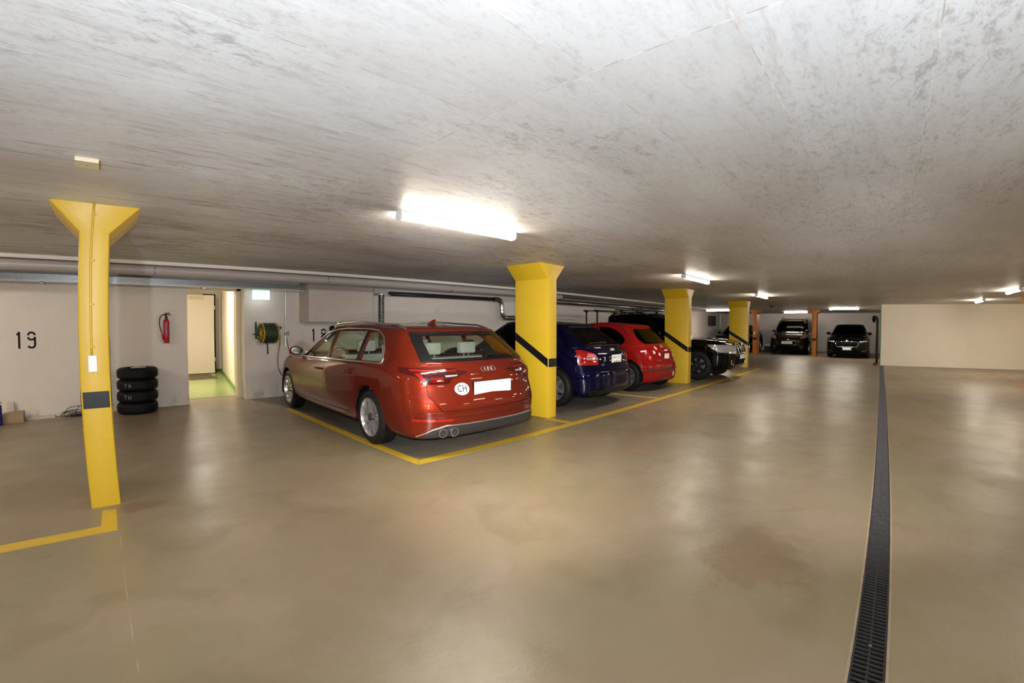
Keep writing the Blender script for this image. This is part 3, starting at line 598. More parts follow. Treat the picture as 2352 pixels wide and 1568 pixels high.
bm = BM(); box(bm, -0.17, 0.17, -0.06, 0.07, 0, 0.035); bmesh.ops.subdivide_edges(bm, edges=bm.edges, cuts=5, use_grid_fill=True)
for v in bm.verts: v.co.z = v.co.z*(0.75+0.4*math.sin(v.co.x*19)*math.cos(v.co.y*30+1)) ; v.co.y += 0.012*math.sin(v.co.x*14)
obj('sheet', bm, 'paper', t, 60)
t = thing('cable_coil', 'tangle of thin black cable on the floor left of the yellow column', 'cable', (-0.56, 8.2, 0))
bm = BM()
for k in range(6):
    cx, rr, a0 = random.uniform(-0.09, 0.12), random.uniform(0.05, 0.11), random.uniform(0, 6); tilt = random.uniform(0, 0.7)
    tube(bm, [(cx+rr*1.4*math.cos(a0+i*0.45), 0.75*rr*math.sin(a0+i*0.45), 0.008+max(0, rr*tilt*(1+math.sin(a0+i*0.45)))) for i in range(15)], 0.004, 6)
tube(bm, smoothpath([(-0.17, 0, 0.005), (-0.08, 0.03, 0.06), (0.0, 0, 0.02), (0.08, 0.05, 0.13), (0.2, 0.06, 0.15)], 6), 0.004, 6)
box(bm, 0.02, 0.14, -0.03, 0.03, 0, 0.03, 0.006); obj('cable', bm, 'black', t)

# exit sign
t = thing('exit_sign', 'lit white emergency exit sign hanging from the cable tray beside the doorway', 'sign', (2.27, 8.12, 1.825))
obj('sign_panel', box(BM(), -0.148, 0.148, -0.014, 0.014, -0.085, 0.062, 0.004), 'exit', t)
bm = BM(); box(bm, -0.110, -0.02, -0.016, -0.014, -0.050, 0.030); box(bm, 0.0, 0.10, -0.016, -0.014, -0.030, 0.010); prism(bm, [(0.09, -0.045), (0.13, -0.01), (0.09, 0.025)], 'y', -0.016, -0.014); obj('sign_print', bm, 'exitp', t)
obj('sign_top', box(BM(), -0.140, 0.140, -0.02, 0.02, 0.064, 0.078, 0.003), 'exitg', t)

# hose reel
t = thing('hose_reel', 'green garden hose wound on a yellow and green wall reel beside the doorway', 'hose reel', (2.40, 8.15, 1.158), 0.12)
bm = BM(); k = 0
for lay, r in ((0, 0.152), (1, 0.165)):
    n = 12-lay
    for i in range(n):
        xx = -0.115+0.23*(i+0.5*lay)/11; ph = random.uniform(0, 6); am = random.uniform(0.002, 0.006)
        tube(bm, [(xx+0.003*math.sin(2*a*PI/16+ph), (r+am*math.sin(a*PI/8+ph))*math.cos(a*PI/16), (r+am*math.sin(a*PI/8+ph))*math.sin(a*PI/16)) for a in range(32)], 0.0105, 8, True)
cyl(bm, (-0.12, 0, 0), (0.12, 0, 0), 0.145, seg=32); obj('wound_hose', bm, 'ghose', t)
for s in (-1, 1):
    bm = BM(); x = s*0.135
    tube(bm, [(x, 0.172*math.cos(a*PI/20), 0.172*math.sin(a*PI/20)) for a in range(40)], 0.009, 8, True)
    for q in range(4):
        a = q*PI/2+PI/4
        pts = [(x-0.008*s, 0.095*math.cos(a)+0.060*math.cos(tt)*math.cos(a)-0.040*math.sin(tt)*math.sin(a), 0.095*math.sin(a)+0.060*math.cos(tt)*math.sin(a)+0.040*math.sin(tt)*math.cos(a)) for tt in [i*PI/8 for i in range(16)]]
        tube(bm, pts, 0.007, 8, True)
    cyl(bm, (x-0.014, 0, 0), (x+0.014, 0, 0), 0.032, seg=20); obj('reel_disc', bm, 'reely', t)
bm = BM(); tube(bm, [(-0.14, 0, 0), (-0.17, -0.01, 0.0), (-0.225, -0.02, -0.012)], 0.006, 8); tube(bm, [(-0.225, -0.02, -0.012), (-0.30, -0.04, -0.018)], 0.010, 10, mi=1); obj('crank_handle', bm, ['alloyd', 'black'], t)
bm = BM(); tube(bm, smoothpath([(-0.15, 0.08, 0.0), (-0.19, 0.0, 0.06), (-0.20, -0.06, 0.105), (-0.15, -0.10, 0.11), (0.0, -0.13, 0.105), (0.17, -0.10, 0.105), (0.22, -0.06, 0.095), (0.20, 0.0, 0.05), (0.17, 0.08, 0.0)], 5), 0.009, 8)
tube(bm, smoothpath([(-0.15, 0.08, 0.0), (-0.19, 0.05, -0.05), (-0.18, 0.06, -0.09), (-0.13, 0.10, -0.10)], 5), 0.009, 8)
for x in (-0.15, 0.16): box(bm, x-0.006, x+0.006, 0.06, 0.18, -0.05, 0.05); box(bm, x-0.015, x+0.015, 0.178, 0.186, -0.10, 0.20)
obj('wall_frame', bm, 'dgreen', t)
bm = BM(); tube(bm, smoothpath([(-0.09, -0.12, -0.13), (-0.085, -0.15, -0.20), (-0.075, -0.14, -0.27), (-0.07, -0.13, -0.33)], 5), 0.010, 10); cyl(bm, (-0.07, -0.13, -0.32), (-0.066, -0.13, -0.36), 0.013, 0.010, mi=1); obj('hose_end', bm, ['black', 'steel'], t)
bm = BM(); cyl(bm, (0.15, 0, -0.005), (0.205, -0.02, -0.012), 0.014); cyl(bm, (0.205, -0.02, 0.005), (0.20, -0.02, -0.045), 0.016, mi=1); obj('inlet', bm, ['steel', 'redhose'], t)
t = thing('supply_hose', 'thin red hose looping down from the reel behind the copper red estate', 'hose', (2.605, 8.12, 0))
bm = BM(); tube(bm, smoothpath([(0.0, 0, 1.11), (-0.005, 0.02, 0.95), (-0.03, 0.05, 0.75), (-0.03, 0.06, 0.58), (0.0, 0.06, 0.47), (0.06, 0.05, 0.38), (0.14, 0.03, 0.36), (0.20, 0, 0.45), (0.205, 0.02, 0.60), (0.19, 0.05, 0.78), (0.165, 0.08, 0.95), (0.15, 0.10, 1.07)], 6), 0.0075, 8); obj('hose', bm, 'redhose', t)
t = thing('water_tap', 'water tap on a thin upright steel pipe right of the hose reel', 'tap', (2.765, 8.29, 0))
bm = BM(); cyl(bm, (0, 0, 1.10), (0, 0, 1.93), 0.011, seg=14); cyl(bm, (0, 0, 0.90), (0, 0, 1.12), 0.007, seg=10); obj('pipe', bm, 'steel', t)
bm = BM(); cyl(bm, (0, 0, 1.11), (0, 0, 1.175), 0.02); cyl(bm, (0, -0.01, 1.14), (0.055, -0.04, 1.13), 0.011); cyl(bm, (0.055, -0.04, 1.13), (0.055, -0.04, 1.10), 0.009); obj('tap_body', bm, 'steel', t)
bm = BM(); box(bm, 0.005, 0.06, -0.04, -0.02, 1.165, 1.178, 0.003); obj('tap_lever', bm, 'dgrey', t)

# black upright pipe at the corner of the end wall
t = thing('downpipe', 'black upright pipe with a bent top at the left edge of the cream wall', 'pipe', (18.50, 0.075, 0))
bm = BM(); tube(bm, smoothpath([(0, 0, 0.06), (0, 0, 0.8), (0, 0, 1.5), (0, 0.01, 1.62), (0, 0.06, 1.68), (0, 0.10, 1.67)], 5), 0.040, 14); obj('pipe', bm, 'black', t)
bm = BM(); ell(bm, (0, 0.115, 1.60), 0.045, 0.055, 0.11, 16); ell(bm, (-0.01, 0.115, 1.68), 0.02, 0.05, 0.05, 12); obj('lantern', bm, 'blackm', t)
bm = BM(); cyl(bm, (0, 0.04, 0), (0, 0.04, 0.10), 0.075, 0.05); M['redbase'] = pmat('dark_red_foot', (0.10, 0.012, 0.010), 0.5); obj('pipe_foot', bm, 'redbase', t)
struct('trim_2', box(BM(), 18.585, 18.60, -0.045, -0.03+0.012, 0, H), 'gedge')

# ================================================================ floor drain
t = thing('drainage_channel', 'long dark slotted drainage grate running down the lane on the right', 'drain', (1.0, -0.086, 0))
X0, X1 = -0.6, 17.55
bm = BM()
n = int((X1-X0)/0.0285)
for i in range(n):
    x = X0+i*0.0285; box(bm, x, x+0.011, -0.056, 0.056, -0.010, -0.001)
for y in (-0.0600, 0.0520): box(bm, X0, X1, y, y+0.008, -0.03, -0.0005)
box(bm, X0, X1, -0.004, 0.004, -0.012, -0.003)
obj('grate', bm, 'grate', t)
bm = BM(); box(bm, X0, X1, -0.0632, -0.0600, -0.03, 0.0015); box(bm, X0, X1, 0.0600, 0.0632, -0.03, 0.0015); box(bm, X0, X1, -0.070, -0.0636, 0.0002, 0.0014); box(bm, X0, X1, 0.0636, 0.071, 0.0002, 0.0014)
obj('channel_edge', bm, 'curb', t)
obj('channel', box(BM(), X0, X1, -0.063, 0.063, -0.099, -0.09), 'blackm', t)
for x in (0.35, 0.98, 2.4, 3.9): bm = BM(); cyl(bm, (x, 0, -0.003), (x, 0, 0.0), 0.007, seg=14); obj('bolt', bm, 'steel', t)

# ================================================================ painted lines
def line(label, pts, cat='floor marking', mat='linep', group=None):
    bm = BM(); prism(bm, pts, 'z', 0.0002, 0.0012); return tag(obj('painted_line', bm, mat), label, cat, group)
line('yellow corner and side line along the left of the copper red estate', [(2.275, 3.335), (2.376, 3.456), (2.385, 7.0), (2.275, 7.0)])
line('long yellow line marking the front of the parking bays', [(2.28, 3.330), (14.75, 3.290), (14.75, 3.385), (2.376, 3.452)])
line('yellow stub line between the estate and the blue hatchback bays', [(4.69, 3.45), (4.79, 3.45), (4.79, 3.84), (4.69, 3.84)])
line('yellow line between the blue and the bright red hatchbacks', [(7.32, 3.42), (7.43, 3.42), (7.44, 7.6), (7.34, 7.6)])
line('yellow line beyond the nose of the black off-roader', [(12.55, 3.36), (12.65, 3.36), (12.66, 7.5), (12.56, 7.5)])
line('yellow bay line at the lower left, ending below the near column', [(-4.0, 3.335), (-0.057, 3.335), (-0.057, 3.455), (-4.0, 3.455)])
line('faint yellow stub between the near column and the lower left bay line', [(-0.150, 3.456), (-0.056, 3.456), (-0.056, 3.74), (-0.142, 3.76)])
rp = [(18.2, -2.85), (17.3, -3.02), (16.5, -3.19), (15.3, -3.16), (14.3, -3.10), (13.3, -3.05), (12.0, -3.02)]
bm = BM(); band(bm, rp, 0.10, 'z', 0.0003, 0.0022); tag(obj('painted_line', bm, 'redp'), 'faded red line on the floor near the right edge', 'floor marking')

# small clutter beside the brown van
t = thing('storage_crate', 'small yellow box standing on dark crates beside the brown van', 'crate', (25.9, 5.1, 0))
obj('crate', box(BM(), -0.25, 0.25, -0.1, 0.5, 0, 0.30, 0.01), 'dgrey', t)
obj('carton', box(BM(), -0.2, 0.2, -0.1, 0.15, 0.301, 0.58, 0.008), 'card', t); obj('lid', box(BM(), -0.2, 0.2, 0.16, 0.5, 0.301, 0.42, 0.008), 'white', t)

# ================================================================ cars
def interp(xs, ys, x):
    if x <= xs[0]: return ys[0]
    for i in range(len(xs)-1):
        if x <= xs[i+1]:
            t = (x-xs[i])/(xs[i+1]-xs[i]); t = t*t*(3-2*t)*0.5+t*0.5; return ys[i]+(ys[i+1]-ys[i])*t
    return ys[-1]
def catmull(vals, k):
    out = []; P = [[2*a-b for a, b in zip(vals[0], vals[1])]]+vals+[[2*a-b for a, b in zip(vals[-1], vals[-2])]]
    for i in range(1, len(P)-2):
        for j in range(k):
            t = j/k; row = []
            for a, b, c, d in zip(P[i-1], P[i], P[i+1], P[i+2]):
                m1 = (c-a)/2; m2 = (d-b)/2; e = c-b
                # keep the curve from overshooting
                m1 = 0 if (b-a)*(c-b) <= 0 else math.copysign(min(abs(m1), 2*min(abs(b-a), abs(c-b))), m1)
                m2 = 0 if (c-b)*(d-c) <= 0 else math.copysign(min(abs(m2), 2*min(abs(c-b), abs(d-c))), m2)
                h = t*t*(3-2*t); row.append(b+m1*(t*t*t-2*t*t+t)+e*h+m2*(t*t*t-t*t))
            out.append(row)
    return out+[list(vals[-1])]
class Car:
    def __init__(s, root, P, f, fz):
        s.P = P; s.f = f; s.fz = fz; s.root = root; s.build()
    def T(s, w, l, z): return Vector((w*s.f, l*s.f, z*s.f*s.fz))
    def build(s):
        P = s.P; L, W, Hh, g = P['L'], P['W'], P['H'], P['g']; hw = W/2
        cs, cz = P['cowl']; hz = P['hoodf']; bl = P['belt']; RP = P['roof']      # belt and roof: lists (s, z)
        belt = lambda x: interp([p[0] for p in bl], [p[1] for p in bl], x)
        roof = lambda x: interp([p[0] for p in RP], [p[1] for p in RP], x)
        def hood(x): u = max(0, min(1, (x-cs)/(L-0.10-cs))); return cz+(hz-cz)*u**P.get('hexp', 1.7)
        r = P['rear']; wd = P.get('wid', [.87, .935, .985, 1, 1, .985, .95]); rs, rf = P['roofr'], P['rooff']; gb = r[6]; tw = P.get('tumble', .70)
        def zl(k, x):
            if k == 0: return g
            if k == 1: return g+0.04
            if k == 2: return g+0.17+0.0*x
            if k == 3: return min(0.56*Hh/1.43, hz-0.20)
            hh = hood(x) if x > cs else 99
            if k == 4: return min((belt(x)-0.22), hh-0.16 if hh < 99 else 99, )
            if k == 5: return min(belt(x)-0.09, hh-0.07)
            if k == 6: return min(belt(x), hh-0.018)
            if k == 7: return min(belt(x)+0.012, hh)
            if k == 8: return min(belt(x)+0.03, hh+0.004) if x > cs-0.2 else belt(x)+0.03
            b0 = belt(x)+0.03; rr = roof(x)
            if k == 9: return b0+(rr-0.06-b0)*0.5
            if k == 10: return rr-0.075
            if k == 11: return rr-0.028
            if k == 12: return rr-0.006
            return rr
        nf = P.get('nose', [.10, .04, .01, 0, .015, .07, .22])
        lev = [  # sr, sf, hw, rear corner depth, front corner depth, exponent
            (r[0], L-nf[0], hw*wd[0], .35, .55, 3.2), (r[1], L-nf[1], hw*wd[1], .40, .65, 3.2), (r[2], L-nf[2], hw*wd[2], P['crb'], P['cfb'], 3.0), (r[3], L-nf[3], hw*wd[3], P['crb'], P['cfb'], 2.9),
            (r[4], L-nf[4], hw*wd[4], P['crb'], P['cfb'], 2.8), (r[5], L-nf[5], hw*wd[5], P['crb']*.95, P['cfb'], 2.8), (r[6], L-nf[6], hw*wd[6], P['crb']*.9, P['cfb']*.9, 2.7),
            ((gb+P['cabr'])/2 if 'cabr' in P else gb+.012, (L-nf[6]+cs)/2+.1, hw*wd[6]*.985, P['crb']*.85, .75, 2.7), (P.get('cabr', gb+.03), cs, hw*wd[6]*.965, P['crb']*.8 if 'cabr' not in P else .25, .55, 3.0),
            ((P.get('cabr', gb+.03)+(rs-P.get('cabr', gb+.03))*P.get('rgk', .5)), cs+(rf-cs)*.5, hw*(wd[6]*.965+tw)/2*1.01, .40, .50, 3.2), (rs, rf, hw*tw, .26, .45, 3.6), (rs+.035, rf-.07, hw*tw*.90, .26, .45, 3.4), (rs+.16, rf-.3, hw*tw*.62, .25, .4, 3.0), (rs+.35, rf-.55, hw*tw*.25, .2, .3, 3.0)]
        nlev = len(lev); K = 4; q = 13; mside = 26
        par = []
        for i in range(q): par.append(('r', i/q*90))
        for i in range(mside): par.append(('s', i/mside))
        for i in range(q+1): par.append(('f', 90-i/q*90))
        kn = []
        for k, (sr, sf, hwk, cr, cf, n) in enumerate(lev):
            row = []
            for kind, t in par:
                if kind == 'r': c, si = math.cos(math.radians(t)), math.sin(math.radians(t)); x = hwk*si**(2/n); y = sr+cr*(1-max(c, 0)**(2/n))
                elif kind == 's': y = sr+cr+(sf-cf-sr-cr)*t; x = hwk*(1-0.004*0)
                else: c, si = max(math.cos(math.radians(t)), 0), math.sin(math.radians(t)); x = hwk*max(si, 0)**(2/n); y = sf-cf*(1-c**(2/n))
                # gentle plan taper of the whole car
                u = (y/L-0.47)/0.53; x *= 1-0.035*abs(u)**2.2
                row += [x, y, zl(k, y)]
            kn.append(row)
        rings = catmull(kn, K)
        bm = BM(); nr = len(par); VL = []; VR = []
        for row in rings:
            l, rr = [], []
            for i in range(nr):
                x, y, z = row[3*i:3*i+3]; p = s.T(x, y, z)
                if i in (0, nr-1): v = bm.verts.new((0, p.y, p.z)); l.append(v); rr.append(v)
                else: rr.append(bm.verts.new(p)); l.append(bm.verts.new((-p.x, p.y, p.z)))
            VL.append(l); VR.append(rr)
        for a in range(len(rings)-1):
            for i in range(nr-1):
                bm.faces.new((VR[a][i], VR[a][i+1], VR[a+1][i+1], VR[a+1][i])); bm.faces.new((VL[a][i+1], VL[a][i], VL[a+1][i], VL[a+1][i+1]))
        for a, flip in ((0, 1), (-1, 0)):
            for i in range(nr-1):
                vs = [VL[a][i], VR[a][i], VR[a][i+1], VL[a][i+1]]; vs = [v for j, v in enumerate(vs) if v not in vs[:j]]
                if len(vs) > 2: bm.faces.new(vs[::-1] if not flip else vs)
        bmesh.ops.recalc_face_normals(bm, faces=bm.faces); bm.normal_update()
        s.M0 = bm; s.bvh = BVHTree.FromBMesh(bm)
    def hit(s, side, a, b):
        f, fz = s.f, s.fz
        if side in 'LR': d = Vector((1 if side == 'L' else -1, 0, 0)); o = Vector((-3 if side == 'L' else 3, a*f, b*f*fz))
        elif side == 'T': d = Vector((0, 0, -1)); o = Vector((a*f, b*f, 4))
        else: d = Vector((0, 1 if side == 'B' else -1, 0)); o = Vector((a*f, -2 if side == 'B' else 8, b*f*fz))
        h = s.bvh.ray_cast(o, d)
        if h[0] is None: 
            h = s.bvh.find_nearest(o+d*(2.2 if side in 'LR' else 2.5))
        return h[0], h[1]
    def cut(s, bm, side, pts, lay, val):
        """cut the outline pts (side, rear or front view) into the surface and give the faces inside it the value val"""
        f, fz = s.f, s.fz; P2 = [(p[0]*f, p[1]*f*fz) for p in pts]; n = len(P2); e = 1e-5
        ax = 1 if side in 'LR' else 0
        xm = (s.P['W']/2*f-0.24) if side in 'LR' and val == -9 else 0.30*f
        def ok(c, nr):
            if side == 'L': return c.x < -xm
            if side == 'R': return c.x > xm
            if side == 'B': return c.y < s.P.get('bcut', 1.3)*f and nr.y < 0.0
            return c.y > s.P.get('fcut', 2.2)*f and nr.y > 0.0
        cand = [fa for fa in bm.faces if fa[lay] != -9 and ok(fa.calc_center_median(), fa.normal)]
        for i in range(n):
            a, b = P2[i], P2[(i+1) % n]; d = Vector((b[0]-a[0], b[1]-a[1]))
            if d.length < 1e-6: continue
            x0, x1 = min(a[0], b[0])-e, max(a[0], b[0])+e; z0, z1 = min(a[1], b[1])-e, max(a[1], b[1])+e
            g = []
            for fa in bm.faces:
                if fa[lay] == -9: continue
                u = [v.co[ax] for v in fa.verts]
                if max(u) < x0 or min(u) > x1: continue
                w = [v.co.z for v in fa.verts]
                if max(w) < z0 or min(w) > z1: continue
                if ok(fa.calc_center_median(), fa.normal): g.append(fa)
            if not g: continue
            co = Vector((0, a[0], a[1])) if ax else Vector((a[0], 0, a[1])); no = Vector((0, -d.y, d.x)) if ax else Vector((-d.y, 0, d.x))
            es = set(e_ for fa in g for e_ in fa.edges); vs = set(v for fa in g for v in fa.verts)
            bmesh.ops.bisect_plane(bm, geom=g+list(es)+list(vs), dist=1e-5, plane_co=co, plane_no=no.normalized())
        for fa in bm.faces:
            if fa[lay] == -9: continue
            c = fa.calc_center_median()
            if not ok(c, fa.normal): continue
            x, z = c[ax], c.z; ins = False
            for i in range(n):
                (xa, za), (xb, zb) = P2[i], P2[(i+1) % n]
                if (za > z) != (zb > z) and x < (xb-xa)*(z-za)/(zb-za)+xa: ins = not ins
            if ins: fa[lay] = val
    def part(s, bm, lay, val, t):
        out = BM(); vo, vi = {}, {}; fs = [fa for fa in bm.faces if fa[lay] == val]
        for v in set(v for fa in fs for v in fa.verts): vo[v] = out.verts.new(v.co); vi[v] = out.verts.new(v.co-s.nrm(v)*t)
        for fa in fs:
            out.faces.new([vo[v] for v in fa.verts]); x = out.faces.new([vi[v] for v in fa.verts][::-1]); x.material_index = 1
        for e in set(e for fa in fs for e in fa.edges):
            l = [l for l in e.link_loops if l.face[lay] == val]
            if len(l) == 1:
                a, b = l[0].vert, l[0].link_loop_next.vert; out.faces.new((vo[b], vo[a], vi[a], vi[b]))
        return out
    def nrm(s, v):
        h = s.bvh.find_nearest(v.co); return (h[1]+v.normal).normalized() if h[1] is not None else v.normal
    def patch(s, name, side, pts, mat, out=0.003, thick=0.004, parent=None, cuts=7, flip2=False):
        bm = BM(); vs = [bm.verts.new((p[0], p[1], 0)) for p in pts]; bm.faces.new(vs); bmesh.ops.triangulate(bm, faces=bm.faces)
        for _ in range(cuts):
            el = [e for e in bm.edges if e.calc_length() > 0.05]
            if not el: break
            bmesh.ops.subdivide_edges(bm, edges=el, cuts=1); bmesh.ops.triangulate(bm, faces=bm.faces)
        nrm = {}
        for v in bm.verts:
            p, n = s.hit(side, v.co.x, v.co.y); nrm[v] = n; v.co = p+n*out
        fs = list(bm.faces); bv = {v: bm.verts.new(v.co-nrm[v]*thick) for v in list(nrm)}
        edges = [e for e in bm.edges if len(e.link_faces) == 1]
        for fa in fs: bm.faces.new([bv[v] for v in fa.verts][::-1])
        for e in edges:
            a, b = e.verts
            bm.faces.new((a, b, bv[b], bv[a]))
        bmesh.ops.recalc_face_normals(bm, faces=bm.faces)
        return obj(name, bm, mat, parent or s.root, 50)
    def strip(s, bm, side, pts, r, closed=False, out=0.0, seg=8, dens=0.06, mi=0):
        P = []; n = len(pts)
        for i in range(n if closed else n-1):
            a, b = pts[i], pts[(i+1) % n]; k = max(1, int(math.hypot(b[0]-a[0], b[1]-a[1])/dens))
            for j in range(k): t = j/k; P.append((a[0]+(b[0]-a[0])*t, a[1]+(b[1]-a[1])*t))
        if not closed: P.append(pts[-1])
        W = []
        for p in P: h, nn = s.hit(side, *p); W.append(h+nn*out)
        tube(bm, W, r, seg, closed, mi=mi)
def mir(p): return [(-a, b) for a, b in p][::-1]
def shrink(pts, d):
    n = len(pts); out = []; ar = sum(pts[i][0]*pts[(i+1) % n][1]-pts[(i+1) % n][0]*pts[i][1] for i in range(n)); sg = 1 if ar > 0 else -1
    for i in range(n):
        p0, p, p1 = pts[i-1], pts[i], pts[(i+1) % n]
        d0 = Vector((p[0]-p0[0], p[1]-p0[1])).normalized(); d1 = Vector((p1[0]-p[0], p1[1]-p[1])).normalized()
        n0 = Vector((-d0.y, d0.x))*sg; n1 = Vector((-d1.y, d1.x))*sg; b = n0+n1; k = max(0.5, b.length_squared/2)
        out.append((p[0]+b.x/k*d, p[1]+b.y/k*d))
    return out
def rnd(pts, r=0.04, k=4):
    # round the corners of a polygon
    out = []; n = len(pts)
    for i in range(n):
        p = Vector(pts[i]); a = Vector(pts[i-1])-p; b = Vector(pts[(i+1) % n])-p; d = min(r, a.length*0.45, b.length*0.45)
        A = p+a.normalized()*d; B = p+b.normalized()*d
        for j in range(k+1): t = j/k; q = A*(1-t)**2+p*2*t*(1-t)+B*t*t; out.append((q.x, q.y))
    return out

def wheel(root, name, x, y, R, wd, style, side, rimR):
    # axle along x; side -1 left / +1 right (outer face direction)
    t = side; h = wd/2
    prof = [(-h+0.01, rimR-0.012), (-h, rimR+0.008), (-h-0.004, (rimR+R)/2), (-h+0.012, R-0.02), (-h+0.030, R-0.003)]
    gr = []
    for a in (-0.045, -0.016, 0.016, 0.045): a = a*wd/0.2; gr += [(a-0.005, R), (a-0.004, R-0.008), (a+0.004, R-0.008), (a+0.005, R)]
    prof += gr+[(h-0.030, R-0.003), (h-0.012, R-0.02), (h+0.004, (rimR+R)/2), (h, rimR+0.008), (h-0.01, rimR-0.012)]
    bm = BM(); lathe(bm, prof, 'x', (0, 0, 0), 56, closed=True)
    o = obj(name, bm, 'rubber', root, 35, True); o.location = (x, y, R)
    bm = BM(); f = t*(h-0.006)
    lathe(bm, [(t*(h+0.002), rimR+0.002), (t*(h+0.002), rimR-0.010), (t*(h-0.02), rimR-0.018), (t*(h-0.09), rimR-0.035), (-t*h*0.9, rimR-0.03), (-t*h*0.9, rimR)], 'x', seg=48, closed=True)
    n = style[1]
    for k in range(n):
        a = 2*PI*k/n+0.3
        offs = (-0.16, 0.16) if style[0] == 'double' else (0,)
        for off in offs:
            wdt = rimR*(0.10 if style[0] == 'double' else 0.17 if n > 6 else 0.26)
            c0 = Vector((0, math.cos(a+off*1.1), math.sin(a+off*1.1))); c1 = Vector((0, math.cos(a+off*1.75), math.sin(a+off*1.75)))
            p0 = c0*rimR*0.22; p1 = c1*(rimR-0.012); d = (p1-p0).normalized(); sd = Vector((1, 0, 0)).cross(d)
            q0, q1 = wdt*0.55, wdt*(0.62 if style[0] == 'double' else 0.75); v = []
            for p, ww, xx in ((p0, q0, f-t*0.004), (p1, q1, f-t*0.010)):
                for sx, dx in ((-1, -0.030*t), (1, -0.030*t), (0.75, 0), (-0.75, 0)): v.append(bm.verts.new(p+sd*ww*sx+Vector((xx+dx, 0, 0))))
            for fc in ((0, 1, 2, 3), (7, 6, 5, 4), (0, 4, 5, 1), (1, 5, 6, 2), (2, 6, 7, 3), (3, 7, 4, 0)): bm.faces.new([v[i] for i in fc])
    bmesh.ops.recalc_face_normals(bm, faces=bm.faces)
    obj('rim', bm, style[2] if len(style) > 2 else 'alloy', o, 30)
    bm = BM(); cyl(bm, (f-t*0.05, 0, 0), (f+t*0.002, 0, 0), rimR*0.20, rimR*0.17, 24); obj('hub_cap', bm, 'alloyd', o, 30)
    bm = BM(); cyl(bm, (f-t*0.12, 0, 0), (f-t*0.10, 0, 0), rimR*0.72, seg=32); cyl(bm, (f-t*0.15, 0, 0), (f-t*0.12, 0, 0), rimR*0.9, seg=32, mi=1); obj('brake_disc', bm, ['steel', 'blackm'], o)
    return o

